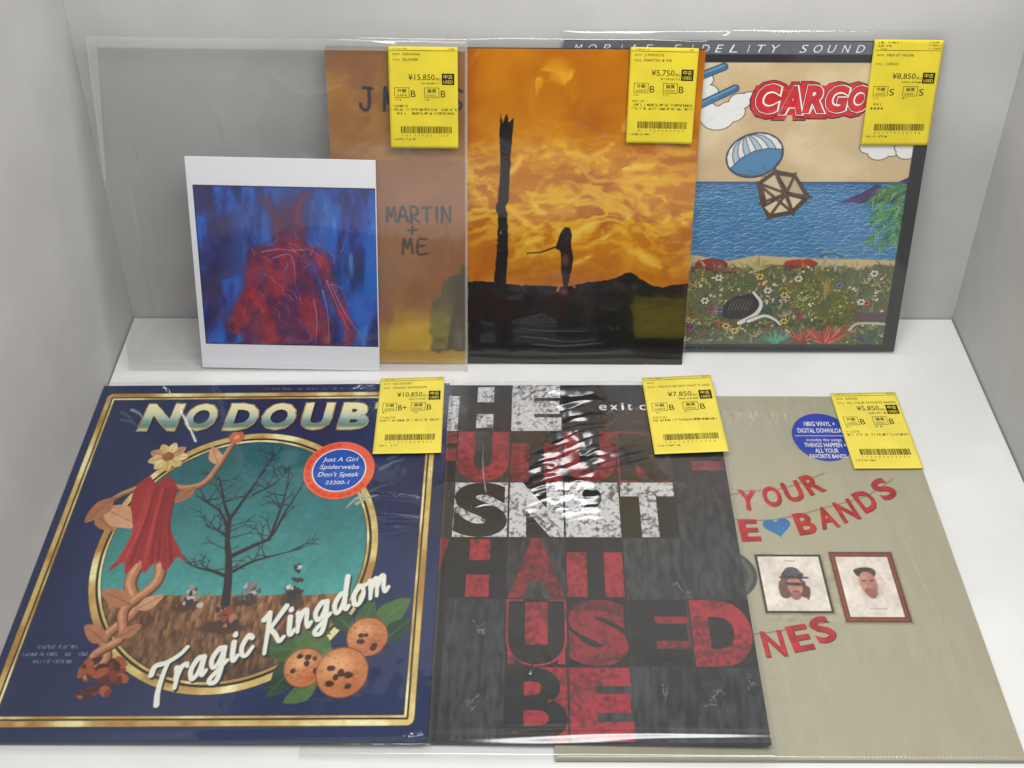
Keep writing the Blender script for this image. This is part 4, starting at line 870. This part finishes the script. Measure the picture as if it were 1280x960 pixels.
    A.stroke([(238, 92), (240, 104)], 3, (150, 160, 150)); A.stroke([(250, 90), (250, 104)], 2, (160, 166, 160)); A.stroke([(234, 105), (246, 108), (256, 104)], 1.5, (60, 84, 70))
    A.c = keep * (1 - pic[..., None]) + A.c * pic[..., None]
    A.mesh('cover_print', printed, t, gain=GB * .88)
    mb = MB(); x = 6.8; wid = (253.0 - 6.8) / 21.0
    for ch in 'MOBILE FIDELITY SOUND':
        if ch != ' ': put(mb, ch, x + (wid * .5 if ch == 'I' else wid * .42), 305.2, 7.6, .14, 0, bold=-.008, shear=.28, align='c', w=1.9 if ch == 'I' else 7.2)
        x += wid
    mb.build('strip_lettering', material('grey_ink', (205, 205, 208), rough=.5, g=1.4), t)
    rdm = material('title_red', (186, 34, 44), rough=.5, noise=.1, nscale=100, g=1.5); wh = material('title_white', (228, 222, 210), rough=.5, g=1.3); bk = material('title_dark', (38, 22, 26), rough=.5)
    mb = MB()
    x = 163.5
    for ch, w, y, h in [('C', 21, 249, 27), ('A', 20.5, 248, 26.5), ('R', 19.5, 249.5, 25.5), ('G', 19.5, 250, 25), ('O', 19, 250.5, 24.5)]:
        put(mb, ch, x - 5.6, y - 6.6, h + 10.8, .10, 2, bold=.15, shear=.12, w=w + 9.6, fit=True); put(mb, ch, x - 4.6, y - 5.4, h + 8.8, .14, 0, bold=.15, shear=.12, w=w + 7.6, fit=True)
        x += w - 1.4
    x = 163.5
    mb.quad(162, 247, 254, 275, .16, 0)
    for k, (ch, w, y, h) in enumerate([('C', 21, 249, 27), ('A', 20.5, 248, 26.5), ('R', 19.5, 249.5, 25.5), ('G', 19.5, 250, 25), ('O', 19, 250.5, 24.5)]):
        z = .19
        put(mb, ch, x - 1.6, y - 2.0, h + 3.6, z, 2, bold=.10, shear=.12, w=w + 2.9, fit=True); put(mb, ch, x - .9, y - 1.3, h + 2.2, z + .03, 1, bold=.088, shear=.12, w=w + 1.9, fit=True)
        put(mb, ch, x - .3, y - .6, h + .9, z + .06, 2, bold=.050, shear=.12, w=w - .2, fit=True); put(mb, ch, x + .1, y - .1, h, z + .09, 0, bold=.038, shear=.12, w=w - .9, fit=True)
        x += w - .6
    mb.build('title_lettering', [rdm, wh, bk], t)
    fm = film_material('sea_bag_film', tint=(.985, .985, .985), rough=.08, dust=.008, bump=.14, gain=.8)
    def fn(U, V):
        z = .5 * (fbm(U, V, 60, 95, 3) - .5)
        for p, w, a in [([(2, 322), (40, 322), (90, 321)], 1.5, 1.3), ([(110, 320), (180, 322), (250, 320)], 1.3, .8), ([(122, 318), (134, 321), (138, 326)], .9, 1.2), ([(196, 318), (210, 320), (214, 316)], .9, 1.2), ([(0, 317.5), (310, 317)], 1.0, .6),
                        ([(262, 12), (280, 9), (300, 4)], 1.2, .8), ([(60, 4), (300, 2)], 1.4, .8), ([(258, 232), (272, 170)], .8, .3), ([(170, 240), (230, 262)], .8, .35), ([(120, 70), (200, 40)], .9, .3), ([(296, 60), (300, 190)], .9, .35)]:
            z = z + ridge(U, V, smooth_line(p, 5) if len(p) > 2 else p, w, a)
        return z
    film(t, fm, -3, -3.2, 318.5, 326, 1.0, fn, .9, drop=2.2)
    return t

# ================================================================== back left: empty bag with a picture card in it
def build_bag():
    W_, H_ = 311.6, 328.0
    t = thing('plastic_bag', 'empty clear plastic record bag leaning on the wall behind the blue picture card', 'plastic bag', FR['bag'])
    f1 = film_material('clear_bag_front', tint=(.965, .965, .965), rough=.10, dust=.02, bump=.2, bscale=14, gain=.9)
    f2 = film_material('clear_bag_back', tint=(.92, .92, .92), rough=.12, dust=.03, bump=.15, bscale=14, gain=.8)
    seam_light = film_material('bag_seam_light', tint=(.86, .86, .85), rough=.2, dust=.30, bump=.2)  # whiter film: light along the bag's edges put into its colour
    def fn(U, V):
        z = 1.0 * (fbm(U, V, 90, 101, 3) - .5)
        for p, w, a in [([(45, 34), (61, 8)], 1.5, .8), ([(276, 13), (298, 11), (304, 16)], 1.2, 1.6), ([(280, 9), (300, 8)], 1.0, 1.2), ([(210, 323), (250, 324), (262, 318)], 1.3, 1.2), ([(258, 322), (300, 323)], 1.1, .9), ([(240, 290), (244, 120), (246, 40)], 2.0, .35),
                        ([(12, 300), (20, 160), (28, 30)], 4.0, .8), ([(30, 180), (40, 30)], 3.0, .5), ([(8, 14), (120, 12), (300, 16)], 1.5, .7), ([(0, 6), (300, 4)], 1.2, .8), ([(60, 310), (96, 262), (104, 230)], 2.2, .8), ([(150, 300), (176, 282), (210, 290)], 1.8, .7), ([(20, 250), (30, 220), (26, 190)], 1.6, .6), ([(286, 200), (296, 140), (292, 60)], 1.6, .6)]:
            z = z + ridge(U, V, smooth_line(p, 5) if len(p) > 2 else p, w, a)
        z = z + glint(U, V, smooth_line([(210, 322), (232, 324), (246, 322), (256, 317)], 5), 2.0, 0, -.4, .34, 4) + glint(U, V, smooth_line([(276, 12), (290, 10), (302, 14)], 5), 1.8, 0, -.4, .36, 3.6)
        return z
    film(t, f1, 0, -2, W_, H_, 1.0, fn, 1.1, name='front_film', drop=1.4)
    film(t, f2, .3, -1.7, W_ - .3, 319, -1.0, None, 8, name='back_film', drop=0)
    b = MB(); b.add([(0, 328, .5), (9, 328, .5), (2.2, 200, .5), (0, 190, .5)], [(0, 3, 2, 1)]); b.add([(9.2, 328, .55), (W_, 328, .55), (W_, 318.5, .55), (9.0, 318.5, .55)], [(0, 3, 2, 1)])  # left wedge imitates light on the wall, then the bright top strip
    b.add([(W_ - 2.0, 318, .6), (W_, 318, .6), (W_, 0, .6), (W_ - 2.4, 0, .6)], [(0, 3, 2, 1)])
    b.build('seam_edge_light', seam_light, t)
    c = thing('picture_card', 'white bordered card with a blue and red picture standing inside the clear bag', 'picture card', FR['card'])
    w, h = 162.8, 216.7
    jacket(c, white_board, w, h, .8)
    A = Art(157.0, 163.5, .4, (24, 56, 140)); U, V = A.U, A.V; R = random.Random(3)
    n = fbm(U * 2.2, V * .6, 26, 5, 5); A.fill(.9 * sst(.42, .62, n), (22, 92, 184)); A.fill(.8 * sst(.5, .32, n), (22, 26, 84)); A.fill(.7 * sst(.6, .8, fbm(U * 2.6, V * .5, 22, 8)) * sst(60, 100, U), (70, 140, 206))
    A.fill(.75 * sst(60, 18, U) * sst(.35, .6, fbm(U, V, 30, 9)), (40, 26, 76)); A.fill(.6 * np.exp(-((U - 88) / 22) ** 2 - ((V - 140) / 34) ** 2), (26, 22, 66))
    # a red coral like growth in blue water
    for p, w1, w2, cc in [([(76, 0), (74, 40), (78, 76), (82, 104)], 50, 26, (110, 24, 58)), ([(100, 0), (98, 34), (90, 70), (86, 100)], 30, 18, (128, 26, 56)), ([(50, 0), (54, 30), (66, 70), (60, 92)], 34, 14, (120, 24, 52)), ([(80, 96), (72, 116), (70, 134), (62, 150)], 14, 7, (92, 24, 66)), ([(84, 100), (90, 122), (88, 140), (96, 156)], 15, 8, (96, 26, 66)), ([(78, 118), (80, 136), (78, 146)], 10, 6, (84, 24, 66)),
                          ([(70, 96), (54, 96), (48, 78), (42, 54), (26, 18)], 16, 13, (122, 26, 50)), ([(90, 98), (106, 94), (112, 72), (122, 44), (132, 16), (128, 0)], 16, 8, (132, 30, 56)), ([(58, 60), (40, 44), (32, 20)], 14, 16, (136, 28, 46))]:
        A.stroke(smooth_line(p, 6), w1, cc, w2, soft=5, a=.85)
    nn = fbm(U * 1.6, V * .8, 12, 33, 4); red = np.clip((A.c[..., 0] - 70) / 50, 0, 1)
    A.fill(.55 * red * sst(.52, .66, nn), (176, 40, 56)); A.fill(.6 * red * sst(.48, .34, nn), (60, 22, 86))
    for k in range(90):
        x = R.gauss(84, 22); y = R.uniform(4, 110); an = R.gauss(1.6, .5); l = R.uniform(6, 18)
        A.stroke(smooth_line([(x, y), (x + l * .5 * math.cos(an), y + l * .5 * math.sin(an)), (x + l * math.cos(an + .4), y + l * math.sin(an + .4))], 4), 1.0, R.choice([(196, 150, 180), (160, 60, 80), (200, 70, 70), (70, 40, 110), (120, 90, 160)]), .3, soft=.6, a=.5)
    for p in [[(112, 70), (118, 52), (124, 34), (130, 18)], [(116, 66), (124, 44), (134, 24), (142, 12)], [(108, 60), (112, 36), (112, 4)], [(100, 50), (102, 26), (100, 4)], [(56, 98), (72, 101), (84, 100), (98, 101), (110, 92)], [(66, 92), (80, 96), (84, 84), (84, 66)]]:
        A.stroke(smooth_line(p, 6), 1.2, (196, 160, 196), .4, soft=.6, a=.6)
    A.stroke([(0, .6), (157, .6)], 1.6, (30, 30, 90)); A.stroke([(0, 163), (157, 163)], 1.6, (26, 26, 80)); A.stroke([(.4, 0), (.4, 163)], 1.4, (26, 30, 90))
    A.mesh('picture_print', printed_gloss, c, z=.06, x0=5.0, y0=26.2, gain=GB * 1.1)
    return t

# ================================================================== price tags
def price_tag(fr, p0, p1, h, z, title, artist, price, g1, g2, label, seed, tall=False, front=True, curl=(0, 0), desc=3):
    """p0, p1: lower left and lower right corner on the sleeve (mm)"""
    w = math.hypot(p1[0] - p0[0], p1[1] - p0[1]); an = math.atan2(p1[1] - p0[1], p1[0] - p0[0])
    M = FR[fr] @ Matrix.Translation((p0[0] * MM, p0[1] * MM, z * MM)) @ Matrix.Rotation(an, 4, 'Z')
    t = thing('price_tag', label, 'price tag', M, 'yellow price tags')
    R = random.Random(seed); ph = R.uniform(0, 6)
    curve = lambda x, y: curl[0] * (1 - y / h) ** 2 + curl[1] * (x / w) ** 3 + .25 * math.sin(x / 17 + ph) * math.sin(y / 29 + ph)
    X, Y = np.meshgrid(np.linspace(0, w, 24), np.linspace(0, h, 32))
    Z = np.vectorize(curve)(X, Y)
    paper = TAGP[0 if front else 1]; inkm = TAGI
    o = grid_mesh('paper', X, Y, Z, paper, t); so = o.modifiers.new('thickness', 'SOLIDIFY'); so.thickness = .0002; so.offset = -1
    def flat(mb):
        mb.v = [(a, b, c + curve(a, b)) for a, b, c in mb.v]; return mb
    sx = w / 58.0; mb = MB(); hb = MB(); nb = MB()
    micro(nb, 3.4 * sx, 21 * sx, 7.6, 1.7, .10, seed)
    for k in range(12): put(nb, R.choice('0123456789'), (10 + k * 3.5) * sx, 11.0, 1.9, .10)
    micro(mb, 3.6 * sx, (16 if desc else 12) * sx, 38.0, 2.0, .10, seed + 1)
    if desc: micro(mb, 3.6 * sx, 56 * sx, 34.6, 2.3, .10, seed + 2, dens=.9)
    if desc > 2: micro(mb, 3.6 * sx, 55 * sx, 31.2, 2.2, .10, seed + 3, dens=.85)
    if desc == 0: put(mb, '★★★★', 3.6 * sx, 33.6, 2.8, .10, w=11.5 * sx)
    if desc == 2: put(mb, '★★★★', 36 * sx, 34.6, 2.4, .12, w=12 * sx)
    micro(mb, 4.8 * sx, 9 * sx, 43.8, 1.6, .10, seed + 4); micro(mb, 30 * sx, 35 * sx, 43.8, 1.6, .10, seed + 5)
    micro(mb, 27.5 * sx, 43.5 * sx, 58.6, 1.6, .10, seed + 6, dens=.95)
    put(mb, price, 38.6 * sx, 62.4, 5.4, .10, w=(4.4 + 2.9 * len(price)) * sx * .9, align='r'); put(mb, '(税込)', 39.2 * sx, 62.4, 2.0, .10, w=4.6 * sx)
    ty = h - 12.5 if not tall else 76
    put(hb, 'TITLE', 3.4 * sx, ty if not tall else 75, 1.7, .10, w=6 * sx); put(hb, title, 12 * sx, ty - .2 if not tall else 74.8, 2.5, .10, w=min(43, 2.15 * len(title)) * sx)
    put(hb, 'ARTIST', 3.4 * sx, h - 7.6 if not tall else 83, 1.7, .10, w=6.4 * sx); put(hb, artist, 12 * sx, h - 7.8 if not tall else 82.8, 2.4, .10, w=2.1 * len(artist) * sx)
    if tall:
        for k in range(3): micro(hb, 3.6 * sx, (22 - 5 * k) * sx, 94.5 - 3.0 * k, 1.7, .10, seed + 20 + k); micro(hb, 46 * sx, 56 * sx, 95.2 - 2.8 * k, 1.5, .10, seed + 30 + k)
    else:
        micro(hb, 4 * sx, 16 * sx, h - 2.4, 1.3, .10, seed + 20); micro(hb, 50 * sx, 55 * sx, h - 2.4, 1.3, .10, seed + 21)
    lw = .35; fy = h - 3.6 if not tall else 88.2
    hb.quad(1.5 * sx, fy, 57 * sx, fy + lw, .10)
    for x0, x1, jp, en, g in [(4.4, 17.0, '外観', 'SLEEVE', g1), (29.6, 42.2, '盤質', 'DISC', g2)]:
        x0 *= sx; x1 *= sx; y0, y1 = 46.4, 55.6
        for q in [(x0, y0, x1, y0 + .4), (x0, y1 - .4, x1, y1), (x0, y0 + .4, x0 + .4, y1 - .4), (x1 - .4, y0 + .4, x1, y1 - .4)]: mb.quad(*q, .10)
        put(mb, jp, (x0 + x1) / 2, 51.3, 2.7, .10, w=7.6 * sx, align='c', bold=.01); put(mb, en, (x0 + x1) / 2, 47.6, 2.1, .10, w=8.6 * sx, align='c')
        put(mb, g, x1 + 1.3 * sx, 47.0, 6.4, .10, w=(4.0 if len(g) == 1 else 7.4) * sx)
    flat(nb).build('number_lettering', inkm, t); flat(mb).build('lettering', inkm, t); flat(hb).build('heading_lettering', inkm, t)
    mb = MB(); mb.quad(44.6 * sx, 58.2, 55.0 * sx, 68.4, .10); bd = flat(mb).build('used_badge', inkm, t)
    mb = MB(); put(mb, '中古', 49.8 * sx, 63.9, 3.1, .16, w=7.6 * sx, align='c', bold=.012); put(mb, 'USED', 49.8 * sx, 59.6, 2.8, .16, w=7.8 * sx, align='c', bold=.01)
    flat(mb).build('badge_lettering', paper, bd)
    mb = MB(); x = 9.2
    while x < 52:
        a = R.choice([.35, .35, .6, .9]); mb.quad(x * sx, 14, (x + a) * sx, 20.4, .10); x += a + R.choice([.3, .4, .6])
    flat(mb).build('barcode', material('barcode_ink', (66, 56, 22), rough=.6, spec=.2), t)
    return t

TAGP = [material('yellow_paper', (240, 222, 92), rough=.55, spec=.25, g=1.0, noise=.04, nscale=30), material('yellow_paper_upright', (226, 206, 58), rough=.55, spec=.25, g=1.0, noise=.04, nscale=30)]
TAGI = ink

build_banner()
build_tiles()
build_navy()
build_sea()
build_dusk()
build_bag()

price_tag('bag', (247.0, 231.2), (304.0, 231.4), 92.0, 2.4, 'SLIVER', 'NIRVANA', '¥15,850', 'B', 'B', 'yellow price tag reading ¥15,850, stuck on the clear empty bag', 1, front=False, curl=(1.0, .3))
price_tag('dusk', (252.4, 230.6), (308.4, 230.4), 87.6, 2.6, 'MARTIN & ME', 'J MASCIS', '¥5,750', 'B', 'B', 'yellow price tag reading ¥5,750, stuck on the orange sky sleeve', 2, front=False, curl=(1.2, 1.2))
price_tag('sea', (256.4, 220.2), (313.6, 220.2), 98.0, 2.6, 'CARGO', 'MEN AT WORK', '¥8,850', 'S', 'S', 'yellow price tag reading ¥8,850, stuck on the cartoon sea sleeve', 3, tall=True, front=False, curl=(1.0, .4), desc=0)
price_tag('blue', (254.2, 234.0), (311.8, 235.0), 84.6, 3.0, 'TRAGIC KINGDOM', 'NO DOUBT', '¥10,850', 'B+', 'B', 'yellow price tag reading ¥10,850, stuck on the navy sleeve with gold ring', 4, curl=(.8, .3), desc=1)
price_tag('tiles', (256.6, 235.0), (319.0, 238.2), 85.6, 3.2, "THE FUTURE ISN'T WHAT IT USED", '', '¥7,850', 'B', 'B', 'yellow price tag reading ¥7,850, stuck on the black block letter sleeve', 5, curl=(.8, .3), desc=2)
price_tag('banner', (256.8, 234.2), (315.2, 235.0), 82.8, 2.4, 'ALL YOUR FAVORITE BANDS', 'DAWES', '¥5,850', 'B', 'B', 'yellow price tag reading ¥5,850, stuck on the beige banner sleeve', 6, curl=(.6, .3), desc=1)
